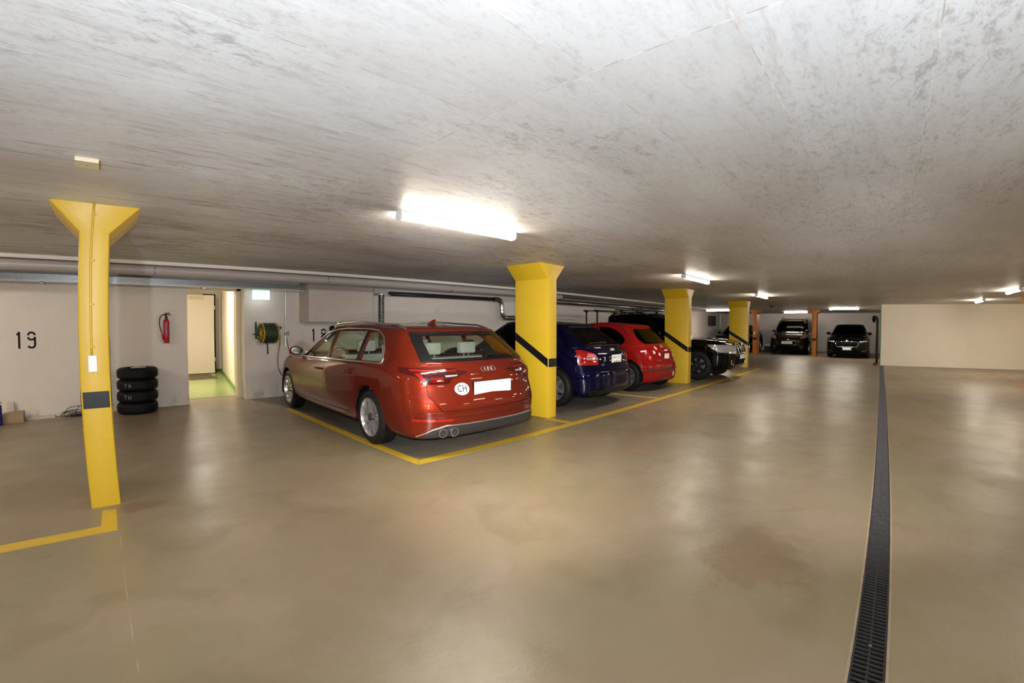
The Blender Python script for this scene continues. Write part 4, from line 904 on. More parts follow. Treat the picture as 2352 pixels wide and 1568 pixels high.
def make_car(label, P, loc, rz, f, fz, paint):
    root = thing('car', label, 'car', loc, rz); c = Car(root, P, f, fz); L, W = P['L'], P['W']; T = c.T
    R = P['R']; bm = c.M0.copy(); lay = bm.faces.layers.int.new('part')
    for ya in P['axles']:
        rr = (R+P.get('gap', 0.035))/f; ring = [(ya+rr*math.cos(k*PI/18), (R+0.008)/(f*fz)+rr/fz*math.sin(k*PI/18)) for k in range(36)]
        for s in 'LR': c.cut(bm, s, ring, lay, -9)
    doors = P.get('doors', []); wins = P.get('wins', []); names = {}; k = 0
    for nm, side, pts in doors:
        for s in (('L', 'R') if side == 'S' else (side,)): k += 1; names[k] = nm; c.cut(bm, s, pts, lay, -8); c.cut(bm, s, shrink(pts, 0.005), lay, k)
    for nm, side, pts, mt in wins:
        for s in (('L', 'R') if side == 'S' else (side,)): c.cut(bm, s, pts, lay, -7)
    bmesh.ops.delete(bm, geom=[fa for fa in bm.faces if fa[lay] < 0], context='FACES'); bm.normal_update()
    obj('body', c.part(bm, lay, 0, 0.02), [paint, P.get('lin', 'lind')], root, 38)
    for k in names: obj(names[k], c.part(bm, lay, k, 0.02), [paint, P.get('lin', 'lind')], root, 38)
    bm.free()
    for nm, side, pts, mt in wins:
        for s in (('L', 'R') if side == 'S' else (side,)): c.patch(nm, s, shrink(pts, -0.004), mt, -0.006, 0.004)
    # wheel housings and floor pan
    for ya in P['axles']:
        for s in (-1, 1):
            bm = BM(); n = 18; RR = R+P.get('gap', 0.035)+0.012; x0, x1 = s*(W/2*f-0.26), s*(W/2*f-0.035); A = []
            for i in range(n+1): a = PI*(i/n)*1.16-0.08*PI; A.append((RR*math.cos(a), RR*math.sin(a)))
            B = [(bm.verts.new((x0, ya*f+p[0], R+p[1])), bm.verts.new((x1, ya*f+p[0], R+p[1]))) for p in A]
            for i in range(n): bm.faces.new((B[i][0], B[i+1][0], B[i+1][1], B[i][1]))
            bm.faces.new([b[0] for b in B]); obj('wheel_housing', bm, 'blackm', root)
    for i, ya in enumerate(P['axles']):
        for s in (-1, 1): wheel(root, 'wheel', s*(W/2*f-0.028-P['tw']/2), ya*f, R, P['tw'], P['rim'], s, R*P.get('rimk', 0.66))
    g = P['g']
    bm = BM(); box(bm, *[v*f for v in (-W*.36, W*.36, 0.35, L-0.4)], (g-0.015)*f*fz, (g+0.10)*f*fz); box(bm, -W*.44*f, W*.44*f, (P['axles'][0]+.45)*f, (P['axles'][1]-.45)*f, (g-0.005)*f*fz, (g+.13)*f*fz); obj('floor_pan', bm, 'blackm', root)
    # seats, dashboard, steering wheel
    zs = g+0.14; sf = P['seatf']; sr_ = P['seatr']
    def seat(x0, x1, y, rest, ht, m_):
        bm = BM(); a = T(x0, y, zs); b = T(x1, y+.5, zs+.2); box(bm, a.x, b.x, a.y, b.y, a.z, b.z, 0.03)
        p = [(y-.02, zs+.12), (y+.10, zs+.14), (y-.10, ht), (y-.20, ht-.01)]; prism(bm, [(q[0]*f, q[1]*f*fz) for q in p], 'x', x0*f, x1*f)
        for r0, r1 in rest:
            a = T(r0, y-.20, ht+.03); b = T(r1, y-.10, ht+.19); box(bm, a.x, b.x, a.y, b.y, a.z, b.z, 0.025); xm = (r0+r1)/2
            for dx in (-.04, .04): cyl(bm, T(xm+dx, y-.15, ht-.03), T(xm+dx, y-.15, ht+.05), 0.006, seg=8)
        obj('seat', bm, m_, root, 40)
    ht = P['H']*0.70; wq = W*0.40
    seat(-wq, -0.08, sf, [(-wq*.5-.17, -wq*.5+.07)], ht, P.get('seatm', 'seat')); seat(0.08, wq, sf, [(wq*.5-.07, wq*.5+.17)], ht, P.get('seatm', 'seat'))
    seat(-wq-.03, wq+.03, sr_, [(-wq+.08, -wq+.32), (-.11, .11), (wq-.32, wq-.08)], ht-.02, P.get('seatm', 'seat'))
    cs, cz = P['cowl']; bm = BM(); prism(bm, [(q[0]*f, q[1]*f*fz) for q in ((cs-.50, cz-.35), (cs-.55, cz-.06), (cs-.40, cz-.01), (cs-.04, cz-.05), (cs-.04, cz-.35))], 'x', -W*.42*f, W*.42*f); obj('dashboard', bm, 'dgrey', root)
    bm = BM(); o_ = T(-.36, cs-.66, cz-.10); tube(bm, [o_+Vector((0.18*math.cos(a*PI/12), 0.07*math.sin(a*PI/12), 0.17*math.sin(a*PI/12))) for a in range(24)], 0.013, 8, True); cyl(bm, o_, o_+Vector((0, .18, -.05)), 0.03); obj('steering_wheel', bm, 'black', root)
    if P.get('lin'):
        bm = BM(); a = T(-W*.40, .42, P['belt'][0][1]-.02); b = T(W*.40, sr_-.22, P['belt'][0][1]); box(bm, a.x, b.x, a.y, b.y, a.z, b.z, 0.004); obj('cargo_cover', bm, 'seatl', root)
    # mirrors
    mp = P['mirror']
    for s in (-1, 1):
        hp, hn = c.hit('L' if s < 0 else 'R', mp[0], mp[1]-.06); xo = abs(hp.x)
        bm = BM(); ell(bm, (s*(xo+0.115), mp[0]*f+.01, mp[1]*f*fz+.01), 0.105, 0.075, 0.065, 22)
        for v in bm.verts:
            if v.co.y < mp[0]*f-0.035: v.co.y = mp[0]*f-0.035
        obj('side_mirror', bm, [P.get('mirm', paint)], root, 50)
        bm = BM(); ell(bm, (s*(xo+0.115), mp[0]*f-0.036, mp[1]*f*fz+.01), 0.088, 0.004, 0.052, 20); tube(bm, [(s*(xo-.01), mp[0]*f+.02, mp[1]*f*fz-.05), (s*(xo+.05), mp[0]*f+.01, mp[1]*f*fz-.025)], 0.018, 8, mi=1); obj('mirror_glass', bm, ['chrome', 'black'], root)
    return root, c

def plate(c, side, x, z, w_, h_, marks, out=0.012, holder=True):
    p, n = c.hit(side, x, z); sg = -1 if side == 'B' else 1; f = c.f
    ys = [c.hit(side, x+dx, z)[0].y for dx in (-w_/2/f, 0, w_/2/f)]; y = min(ys) if side == 'B' else max(ys); y += sg*out
    t = obj('licence_plate', box(BM(), p.x-w_/2, p.x+w_/2, y-0.003, y+0.003, p.z-h_/2, p.z+h_/2, 0.002), 'plate', c.root)
    if holder: obj('plate_holder', box(BM(), p.x-w_/2-.008, p.x+w_/2+.008, min(y-sg*0.003, y-sg*0.018), max(y-sg*0.003, y-sg*0.018), p.z-h_/2-.022, p.z+h_/2+.004, 0.002), 'black', c.root)
    if marks:
        bm = BM(); rows, colm = marks
        for i in range(rows):
            for j in range(colm):
                if random.random() < 0.72:
                    cx = p.x-w_/2+w_*(j+1)/(colm+1); cz = p.z+h_/2-h_*(i+.6)/(rows+.2); a, b = w_/colm*random.uniform(.16, .34), h_/rows*random.uniform(.12, .32)
                    box(bm, cx-a, cx+a, y+sg*0.0030, y+sg*0.0040, cz-b, cz+b) if sg > 0 else box(bm, cx-a, cx+a, y-0.0040, y-0.0030, cz-b, cz+b)
        tag(obj('plate_print', bm, 'markg', t), kind='stuff')
    return y, p
def rings4(c, side, x, z, r, gap, out=0.01, name='badge', lr=0.0032, kz=0.92):
    bm = BM(); sg = -1 if side == 'B' else 1
    for k in range(4):
        cx = x+(k-1.5)*gap; p, n = c.hit(side, cx, z); d = n.cross(Vector((1, 0, 0))).normalized(); 
        up_ = Vector((0, 0, 1))-n*n.z; up_.normalize(); ri = up_.cross(n).normalized()
        tube(bm, [p+n*(out+.002*(k % 2))+ri*r*math.cos(a*PI/14)+up_*r*kz*math.sin(a*PI/14) for a in range(28)], lr, 8, True)
    return obj(name, bm, 'chrome', c.root)
def surf_text(c, side, s_, x, z, size, name, mat, out=0.004, sx=1.0, parent=None):
    bm = text_bm(s_, size, 0.003, sx); p, n = c.hit(side, x, z); up_ = (Vector((0, 0, 1))-n*n.z).normalized(); ri = up_.cross(n).normalized()
    for v in bm.verts: v.co = p+n*(out+v.co.z)+ri*v.co.x+up_*v.co.y
    return obj(name, bm, mat, parent or c.root)
def disc(c, side, x, z, rx, rz, name, mat, out=0.003, th=0.002, n=28):
    return c.patch(name, side, [(x+rx*math.cos(2*PI*k/n), z+rz*math.sin(2*PI*k/n)) for k in range(n)], mat, out, th)
def star(c, side, x, z, r, name, mat, petals=5, inner=0.45, out=0.003):
    pts = []
    for k in range(petals*6):
        a = 2*PI*k/(petals*6); rr = r*(inner+(1-inner)*abs(math.cos(a*petals/2))**0.7); pts.append((x+rr*math.cos(a), z+rr*math.sin(a)))
    return c.patch(name, side, pts, mat, out, 0.002, cuts=1)
def handles(c, pts, mat, side='S'):
    for a, z in pts:
        for s in ('L', 'R'):
            p, n = c.hit(s, a, z); q, _ = c.hit(s, a+.2, z); bm = BM(); tube(bm, [p+n*.006, p+(q-p)*.12+n*.030, p+(q-p)*.85+n*.030, q+n*.006], [.010, .014, .014, .010], 10); obj('door_handle', bm, mat, c.root, 60)
            m_ = c.patch('handle_recess', s, [(a+.1+.085*math.cos(k*PI/10), z-.005+.035*math.sin(k*PI/10)) for k in range(20)], 'black' if mat == 'black' else mat, .0015, .001)
def wiper(c, side, x, z, x2, z2):
    bm = BM(); p, n = c.hit(side, x, z); q, m_ = c.hit(side, x2, z2); cyl(bm, p, p+n*.03, 0.022, 0.016, 16); tube(bm, [p+n*.028, (p+q)/2+(n+m_)*.013, q+m_*.012], [0.012, .008, .005], 8)
    c.strip(bm, side, [(x+(x2-x)*.25, z+(z2-z)*.25-.012), (x2+(x2-x)*.12, z2-.012)], 0.004, out=0.008); obj('wiper', bm, 'black', c.root, 50)

# ---- the copper red estate
AUDI = dict(lin='lining', L=4.725, W=1.842, H=1.434, g=.20, axles=(1.025, 3.845), R=.298, tw=.215, rim=('double', 5), rimk=.69, gap=.036,
    belt=[(0, .955), (.9, .960), (2.2, .925), (3.3, .90), (4.7, .86)], roof=[(.2, 1.335), (.9, 1.39), (1.9, 1.434), (2.7, 1.425), (3.3, 1.36)], cowl=(3.62, .955), hoodf=.72, hexp=1.6,
    rear=[.16, .06, .01, .0, .05, .075, .135], roofr=.56, rooff=2.72, crb=.60, cfb=.95, tumble=.735, rgk=.46, seatf=2.15, seatr=1.25, seatm='seatl', mirror=(3.28, 1.00), bcut=1.0)
w1 = [(2.30, .955), (3.20, .935), (3.05, 1.06), (2.80, 1.19), (2.52, 1.285), (2.30, 1.325)]
w2 = [(1.42, .975), (2.22, .957), (2.22, 1.332), (1.95, 1.348), (1.42, 1.338)]
w3 = [(.80, .99), (1.34, .977), (1.34, 1.333), (1.18, 1.318), (1.02, 1.255), (.90, 1.15)]
AUDI['wins'] = [('side_window', 'S', rnd(w1, .03), 'glass'), ('side_window', 'S', rnd(w2, .03), 'glass'), ('quarter_window', 'S', rnd(w3, .05), 'glass'),
    ('rear_window', 'B', rnd([(-.585, 1.02), (.585, 1.02), (.545, 1.20), (.50, 1.285), (-.50, 1.285), (-.545, 1.20)], .06), 'glass'),
    ('windscreen', 'F', rnd([(-.66, .99), (.66, .99), (.56, 1.20), (.50, 1.335), (-.50, 1.335), (-.56, 1.20)], .05), 'glass')]
dfr = [(2.27, .32), (3.38, .32), (3.46, .60), (3.40, .91), (3.20, .98), (2.86, 1.205), (2.55, 1.315), (2.27, 1.362)]
dre = [(1.52, .32), (2.26, .32), (2.26, 1.362), (1.95, 1.375), (1.38, 1.365), (1.36, .95), (1.30, .80), (1.36, .62)]
AUDI['doors'] = [('front_door', 'S', dfr), ('rear_door', 'S', dre), ('tailgate', 'B', [(-.60, .50), (.60, .50), (.70, .66), (.705, .98), (.69, 1.0), (.612, 1.322), (-.612, 1.322), (-.69, 1.0), (-.705, .98), (-.70, .66)])]
root, c = make_car('copper red estate car parked nearest, CH sticker and blank plate on its tail', AUDI, (3.15, 3.235, 0), -.026, .985, .925, 'red')
# black surround of the rear window, chrome frame of the side windows
fr_o = [(-.685, 1.000), (.685, 1.000), (.640, 1.20), (.605, 1.315), (-.605, 1.315), (-.640, 1.20)]
fr_i = [(-.575, 1.03), (.575, 1.03), (.535, 1.20), (.49, 1.277), (-.49, 1.277), (-.535, 1.20)]
for a in range(6):
    b = (a+1) % 6; c.patch('window_surround', 'B', [fr_o[a], fr_o[b], fr_i[b], fr_i[a]], 'black', .003, .003)
for s in 'LR':
    bm = BM(); c.strip(bm, s, rnd([(.79, .968), (3.30, .925), (3.10, 1.06), (2.84, 1.205), (2.55, 1.300), (2.25, 1.347), (1.95, 1.362), (1.38, 1.352), (1.16, 1.333), (.98, 1.262), (.87, 1.15)], .03), 0.0095, True, .002); obj('window_trim', bm, 'chrome', root, 60)
    for pts in ([(2.225, .957), (2.295, .955), (2.295, 1.335), (2.225, 1.338)], [(1.345, .975), (1.415, .974), (1.415, 1.342), (1.345, 1.340)]): c.patch('window_pillar', s, pts, 'black', .003, .003)
    # tail lamp wraps the corner: a side piece and a rear piece
    c.patch('tail_lamp', s, [(.20, .845), (.44, .905), (.48, .955), (.14, .935)], 'redlensd', .004, .004)
    bm = BM(); h = 0.0
    sg = -1 if s == 'L' else 1
    q_ = lambda pts: [(sg*a, b) for a, b in (pts if sg > 0 else pts[::-1])] if sg > 0 else [(-a, b) for a, b in pts][::-1]
    tl = c.patch('tail_lamp', 'B', q_([(.80, .905), (.725, .775), (.50, .785), (.455, .835), (.27, .888), (.31, .908), (.52, .928), (.82, .945)]), 'redlensd', .006, .006)
    c.patch('lamp_band', 'B', q_([(.79, .915), (.40, .899), (.40, .908), (.80, .930)]), 'redlens', .0085, .002, tl)
    c.patch('lamp_band', 'B', q_([(.775, .890), (.725, .800), (.700, .800), (.735, .890)]), 'redlens', .0085, .002, tl)
    c.patch('lamp_band', 'B', q_([(.665, .850), (.655, .800), (.54, .803), (.545, .852)]), 'redlensm', .0085, .002, tl)
    c.patch('reversing_lamp', 'B', q_([(.53, .866), (.52, .848), (.405, .855), (.395, .868)]), 'clear', .009, .002, tl)
    c.patch('rear_reflector', 'B', q_([(.83, .402), (.50, .395), (.48, .418), (.83, .428)]), 'redlens', .003, .002)
    # roof rail
    bm = BM(); pts = []
    for k in range(22):
        y = .75+k*(2.75-.75)/21; p, n = c.hit('T', sg*.575, y); lift = .030*min(1, min(k, 21-k)/2.0); pts.append(p+Vector((0, 0, lift)))
    tube(bm, pts, 0.012, 10); obj('roof_rail', bm, 'chrome', root, 60)
c.patch('reflector_glow', 'B', [(-.70, .404), (-.665, .403), (-.665, .424), (-.70, .425)], 'redglow', .006, .002)  # glint on the left reflector, painted as a brighter red patch
c.patch('rear_valance', 'B', [(-.80, .205), (-.68, .30), (-.56, .345), (.56, .345), (.78, .33), (.86, .31), (.84, .205)], 'dgrey', .006, .006)
c.patch('rear_valance', 'B', [(-.86, .33), (-.62, .215), (-.58, .30), (-.66, .335), (-.86, .345)][::1], 'dgrey', .0045, .004) if False else None
bm = BM(); c.strip(bm, 'B', [(-.80, .245), (-.68, .315), (-.56, .352), (.56, .352), (.78, .337), (.87, .315)], .008, out=.006); obj('bumper_trim', bm, 'steel', root, 60)
bm = BM(); c.strip(bm, 'B', [(-.80, .49), (-.45, .483), (.45, .483), (.80, .49)], .0035, out=.001); c.strip(bm, 'B', [(-.86, .445), (-.4, .43), (.4, .43), (.86, .445)], .003, out=.001); obj('bumper_seam', bm, 'redlensd', root, 60)
for x in (-.60, -.485):
    p, n = c.hit('B', x, .285); bm = BM(); lathe(bm, [(-.03, .040), (-.03, .046), (.10, .046), (.10, .040)], 'y', (p.x, p.y+.004, p.z-.008), 28, closed=True); cyl(bm, (p.x, p.y+.01, p.z-.008), (p.x, p.y+.09, p.z-.008), .041, seg=24, mi=1)
    for v in bm.verts: v.co.z = p.z-.008+(v.co.z-p.z+.008)*.92
    obj('exhaust_tip', bm, ['chrome', 'blackm'], root, 40)
plate(c, 'B', 0.02, .715, .50, .125, None)
rings4(c, 'B', 0.0, .905, .030, .043)
disc(c, 'B', -.365, .720, .082, .064, 'country_sticker', 'white'); surf_text(c, 'B', 'CH', -.365, .720, .098, 'sticker_text', 'ink', .006, .78)
surf_text(c, 'B', 'sport', .50, .74, .035, 'model_text', 'alloyd', .004)
bm = BM(); c.strip(bm, 'B', [(-.24, .862), (-.10, .864)], .0035, out=.003); obj('tailgate_trim', bm, 'chrome', root)
wiper(c, 'B', 0.08, 1.03, .46, 1.035)
handles(c, [(2.32, .80), (1.42, .815)], 'red')
p, n = c.hit('T', 0, 1.05); bm = BM(); prism(bm, [(p.y-.02, p.z+.07), (p.y+.02, p.z+.062), (p.y+.12, p.z+.01), (p.y+.13, p.z-.004), (p.y-.03, p.z-.004), (p.y-.005, p.z+.03)], 'x', -.014, .014); obj('antenna', bm, 'red', root, 30)
c.patch('third_brake_lamp', 'B', [(-.16, 1.292), (.16, 1.292), (.16, 1.302), (-.16, 1.302)], 'redlensd', .005, .003)
for s in 'LR': c.patch('sill_crease', s, [(1.45, .285), (3.35, .285), (3.35, .315), (1.45, .315)], 'red', .006, .006)

# ---- the dark blue hatchback
A3 = dict(L=4.15, W=1.735, H=1.42, g=.20, axles=(.80, 3.31), R=.305, tw=.195, rim=('single', 6), rimk=.66, gap=.05,
    belt=[(0, .945), (.8, .955), (2.0, .93), (2.8, .905), (4.1, .86)], roof=[(.3, 1.30), (.8, 1.365), (1.6, 1.42), (2.3, 1.415), (2.9, 1.35)], cowl=(3.02, .95), hoodf=.72, hexp=1.7,
    rear=[.16, .07, .0, .0, .075, .10, .185], roofr=.72, rooff=2.30, crb=.62, cfb=.85, tumble=.68, rgk=.45, seatf=1.75, seatr=.95, mirror=(2.72, .99), bcut=1.1)
A3['wins'] = [('side_window', 'S', rnd([(1.72, .955), (2.68, .94), (2.50, 1.10), (2.22, 1.255), (1.98, 1.32), (1.72, 1.34)], .03), 'gdark'), ('quarter_window', 'S', rnd([(.98, .97), (1.64, .957), (1.64, 1.34), (1.30, 1.325), (1.08, 1.22)], .04), 'gdark'),
    ('rear_window', 'B', rnd([(-.60, 1.00), (.60, 1.00), (.52, 1.18), (.44, 1.285), (-.44, 1.285), (-.52, 1.18)], .06), 'gdark'),
    ('windscreen', 'F', rnd([(-.62, .98), (.62, .98), (.54, 1.20), (.47, 1.335), (-.47, 1.335), (-.54, 1.20)], .05), 'gdark')]
A3['doors'] = [('front_door', 'S', [(1.68, .32), (2.88, .32), (2.95, .60), (2.85, .92), (2.68, .97), (2.40, 1.20), (2.05, 1.335), (1.68, 1.365)]), ('tailgate', 'B', [(-.50, .55), (.50, .55), (.66, .68), (.66, .97), (.62, 1.02), (.47, 1.315), (-.47, 1.315), (-.62, 1.02), (-.66, .97), (-.66, .68)])]
root, c = make_car('dark blue hatchback parked behind the first standing yellow column, red tail lamp', A3, (6.33, 3.62, 0), .04, .935, 1.03, 'blue')
c.P['bcut'] = 1.1
for s in (-1, 1):
    q_ = lambda pts: [(s*a, b) for a, b in pts]
    tl = c.patch('tail_lamp', 'B', q_([(.79, .70), (.52, .70), (.50, .80), (.56, .88), (.70, .935), (.765, .93), (.79, .85)]), 'redlens', .010, .010)
    c.patch('lamp_band', 'B', q_([(.70, .820), (.525, .820), (.56, .868), (.66, .88)]), 'pink', .0135, .002, tl); c.patch('reversing_lamp', 'B', q_([(.70, .785), (.515, .785), (.52, .814), (.70, .814)]), 'clear', .0135, .002, tl)
c.patch('rear_valance', 'B', [(-.70, .205), (-.72, .31), (.72, .31), (.70, .205)], 'black', .005, .005)
bm = BM(); c.strip(bm, 'B', [(-.82, .60), (-.5, .585), (.5, .585), (.82, .60)], .010, out=.001); obj('bumper_ledge', bm, 'blue', root, 60)
bm = BM(); c.strip(bm, 'B', [(-.60, 1.0), (.60, 1.0)], .006, out=.001); c.strip(bm, 'B', [(-.46, 1.30), (.46, 1.30)], .01, out=.004); obj('window_trim', bm, 'black', root, 60)
plate(c, 'B', 0.02, .765, .32, .155, (2, 9), .006); rings4(c, 'B', 0.0, .925, .026, .037); surf_text(c, 'B', 'A3', -.42, .70, .055, 'model_text', 'steel', .005)
wiper(c, 'B', -.05, 1.02, -.48, 1.03); handles(c, [(1.74, .83)], 'blue')

# ---- the bright red small hatchback
MI = dict(L=3.72, W=1.66, H=1.54, g=.19, axles=(.62, 3.05), R=.292, tw=.175, rim=('single', 7), rimk=.66, gap=.045,
    belt=[(0, .985), (.8, .985), (1.8, .95), (2.6, .93), (3.7, .86)], roof=[(.2, 1.40), (.7, 1.485), (1.5, 1.54), (2.1, 1.52), (2.7, 1.42)], cowl=(2.92, 1.0), hoodf=.74, hexp=1.5,
    rear=[.16, .06, .0, .0, .085, .13, .205], wid=[.87, .94, .99, 1, .99, .965, .92], roofr=.70, rooff=2.25, crb=.62, cfb=.80, tumble=.66, rgk=.5, seatf=1.60, seatr=.85, mirror=(2.62, 1.03), bcut=.9)
MI['wins'] = [('side_window', 'S', rnd([(1.60, 1.00), (2.55, .985), (2.40, 1.13), (2.12, 1.30), (1.85, 1.39), (1.60, 1.42)], .05), 'gdark'), ('side_window', 'S', [(.74, 1.12), (.77, 1.05), (.86, 1.012), (1.52, 1.00), (1.52, 1.435), (1.26, 1.415), (1.04, 1.35), (.84, 1.24)], 'gdark'),
    ('rear_window', 'B', rnd([(-.52, 1.05), (.52, 1.05), (.54, 1.15), (.45, 1.38), (-.45, 1.38), (-.54, 1.15)], .10), 'gdark'),
    ('windscreen', 'F', rnd([(-.62, 1.03), (.62, 1.03), (.54, 1.25), (.46, 1.44), (-.46, 1.44), (-.54, 1.25)], .05), 'gdark')]
MI['doors'] = [('front_door', 'S', [(1.56, .30), (2.62, .30), (2.66, .60), (2.66, .95), (2.40, 1.20), (2.10, 1.37), (1.80, 1.44), (1.56, 1.46)]), ('tailgate', 'B', [(-.46, .58), (.46, .58), (.52, .70), (.52, .98), (.58, 1.06), (.48, 1.405), (-.48, 1.405), (-.58, 1.06), (-.52, .98), (-.52, .70)])]
root, c = make_car('bright red small hatchback with white flower stickers on its tailgate', MI, (8.50, 3.74, 0), -.05, .885, 1.0, 'micra')
for s in (-1, 1):
    q_ = lambda pts: [(s*a, b) for a, b in pts]
    tl = c.patch('tail_lamp', 'B', rnd(q_([(.70, .88), (.66, .93), (.56, .90), (.50, .78), (.50, .68), (.58, .67), (.64, .76)]), .03), 'redlens', .004, .004)
    for x, z, r in ((.615, .855, .038), (.560, .745, .036)):
        p, n = c.hit('B', s*x, z); bm = BM(); ell(bm, p+n*.008, r, .014, r, 18); obj('lamp_lens', bm, 'clear', tl, 60)
c.patch('bumper_strip', 'B', [(-.70, .475), (-.70, .505), (.70, .505), (.70, .475)], 'dgrey', .010, .010)
plate(c, 'B', 0.06, .735, .20, .155, (3, 6), .006)
disc(c, 'B', .30, .35, .050, .050, 'country_sticker', 'white'); disc(c, 'B', .30, .35, .030, .030, 'sticker_print', 'markg', .006); 
bm = BM(); p, n = c.hit('B', 0.02, .985); up_ = (Vector((0, 0, 1))-n*n.z).normalized(); ri = up_.cross(n); tube(bm, [p+n*.008+ri*.040*math.cos(a*PI/12)+up_*.040*math.sin(a*PI/12) for a in range(24)], .006, 8, True); tube(bm, [p+n*.009-ri*.05, p+n*.009+ri*.05], .007, 8); obj('badge', bm, 'chrome', root)
for x, z in ((-.27, .955), (-.40, .865), (-.22, .815)): star(c, 'B', x, z, .040, 'flower_sticker', 'flower')
star(c, 'B', -.33, .84, .02, 'flower_sticker', 'redlensd')
surf_text(c, 'B', 'MICRA', -.30, .685, .040, 'model_text', 'steel', .004)
for a, z in ((.90, 1.355), (.81, 1.30), (.71, 1.235), (.63, 1.14)):
    pw = star(c, 'L', a-.02, z, .026, 'paw_sticker', 'paw', 4, .55)
    for k in range(3): c.patch('paw_toe', 'L', [(a-.02+.034*math.cos(1.0+k*.6)+.009*math.cos(t*PI/4), z+.034*math.sin(1.0+k*.6)+.009*math.sin(t*PI/4)) for t in range(8)], 'paw', .003, .002, pw, 0)
wiper(c, 'B', .0, 1.07, -.35, 1.10); handles(c, [(1.62, .86), (.82, .88)], 'micra')
p, n = c.hit('B', 0, 1.43); c.patch('roof_spoiler', 'B', rnd([(-.46, 1.405), (.46, 1.405), (.42, 1.445), (-.42, 1.445)], .02), 'micra', .018, .018)

# ---- the black off-roader, nose to the lane
SU = dict(L=5.08, W=1.85, H=1.78, g=.27, axles=(1.10, 4.20), R=.36, tw=.25, rim=('single', 6, 'rimk'), rimk=.60, gap=.05,
    belt=[(0, 1.10), (1.0, 1.10), (3.2, 1.07), (5.0, 1.03)], roof=[(.1, 1.72), (1.4, 1.74), (2.2, 1.78), (2.9, 1.77), (3.4, 1.70)], cowl=(3.46, 1.125), hoodf=.985, hexp=2.2, cabr=1.36,
    rear=[.12, .05, .0, .0, .05, .06, .09], nose=[.20, .10, .02, 0, .02, .05, .14], wid=[.87, .95, .99, 1, 1, .985, .955], roofr=1.48, rooff=2.80, crb=.45, cfb=.62, tumble=.76, rgk=.5, seatf=2.35, seatr=1.75, mirror=(3.16, 1.19), fcut=2.3, bcut=.7)
SU['wins'] = [('side_window', 'S', rnd([(2.45, 1.13), (3.15, 1.12), (3.00, 1.32), (2.78, 1.56), (2.45, 1.60)], .03), 'gdark'), ('side_window', 'S', rnd([(1.62, 1.14), (2.37, 1.13), (2.37, 1.60), (1.68, 1.60)], .03), 'gdark'),
    ('windscreen', 'F', rnd([(-.68, 1.16), (.68, 1.16), (.58, 1.45), (.54, 1.64), (-.54, 1.64), (-.58, 1.45)], .05), 'gdark')]
SUF, SUZ = .985, .93
root, c = make_car('black off-roader parked nose to the lane behind the second yellow column from the estate, roof box on top', SU, (11.30, 3.02+5.08*.985, 0), PI+.015, SUF, SUZ, 'suv')
root['label'] = 'black pickup off-roader parked nose to the lane, rack bars above, chrome grille and big headlamps'
for s in (-1, 1):
    q_ = lambda pts: [(s*a, b) for a, b in pts]
    c.patch('headlamp', 'F', q_([(.40, .90), (.60, .93), (.82, .935), (.90, .90), (.88, .78), (.70, .72), (.48, .70), (.42, .76)]), 'clear', .006, .006)
    c.patch('headlamp', 'R' if s > 0 else 'L', [(4.46, .94), (4.84, .93), (4.90, .74), (4.76, .74), (4.56, .84)], 'clear', .006, .006)
    bm = BM(); p, n = c.hit('F', s*.60, .48); lathe(bm, [(-.005, .001), (-.005, .05), (.012, .055), (.014, .06), (-.01, .062)], 'y', p, 24); obj('fog_lamp', bm, 'clear', root, 40)
    c.patch('fender_flare', 'R' if s > 0 else 'L', [(4.20+.44*math.cos(a*PI/14), .37+.46*math.sin(a*PI/14)) for a in range(1, 14)]+[(4.20+.385*math.cos(a*PI/14), .37+.41*math.sin(a*PI/14)) for a in range(13, 0, -1)], 'suv', .012, .012)
bm = BM()
g_ = c.patch('grille', 'F', [(-.36, .94), (.36, .94), (.30, .72), (-.30, .72)], 'blackm', .004, .004)
for pts in ([(-.37, .95), (-.31, .71)], [(.37, .95), (.31, .71)], [(-.31, .71), (.31, .71)], [(-.37, .95), (-.20, .95), (-.10, .74)], [(.37, .95), (.20, .95), (.10, .74)], [(-.34, .84), (-.15, .84)], [(.34, .84), (.15, .84)]): c.strip(bm, 'F', pts, .014, out=.012)
obj('grille_bars', bm, 'chrome', g_, 60)
bm = BM(); p, n = c.hit('F', 0, .86); tube(bm, [p+n*.02+Vector((.06*math.cos(a*PI/12), 0, .06*math.sin(a*PI/12))) for a in range(24)], .010, 8, True); box(bm, p.x-.075, p.x+.075, p.y+.015, p.y+.03, p.z-.012, p.z+.012); obj('badge', bm, 'chrome', root)
c.patch('lower_intake', 'F', [(-.50, .58), (.50, .58), (.44, .42), (-.44, .42)], 'blackm', .003, .004)
plate(c, 'F', .0, .62, .48, .105, (1, 9), .015)
handles(c, [(2.50, .98), (1.66, .99)], 'suv')
for s in (-1, 1):
    bm = BM(); pts = []
    for k in range(20):
        y = 1.62+k*(2.75-1.62)/19; p, n = c.hit('T', s*.62, y); pts.append(p+Vector((0, 0, .035*min(1, min(k, 19-k)/1.5))))
    tube(bm, pts, 0.015, 10); obj('roof_rail', bm, 'black', root, 60)
for y in (0.92, 1.28, 1.95, 2.45):
    z = 1.715; bm = BM(); box(bm, -.92, .92, y*SUF-.03, y*SUF+.03, z-.012, z+.014, .005)
    for s in (-1, 1):
        p, n = c.hit('T', s*(.80 if y < 1.4 else .61), y); cyl(bm, (p.x, y*SUF, p.z-.01), (p.x, y*SUF, z-.01), .022, seg=12); prism(bm, [(p.x-.075, z-.012), (p.x+.075, z-.012), (p.x+.02, z-.06), (p.x-.02, z-.06)], 'y', y*SUF-.02, y*SUF+.02)
    obj('rack_bar', bm, 'black', root)
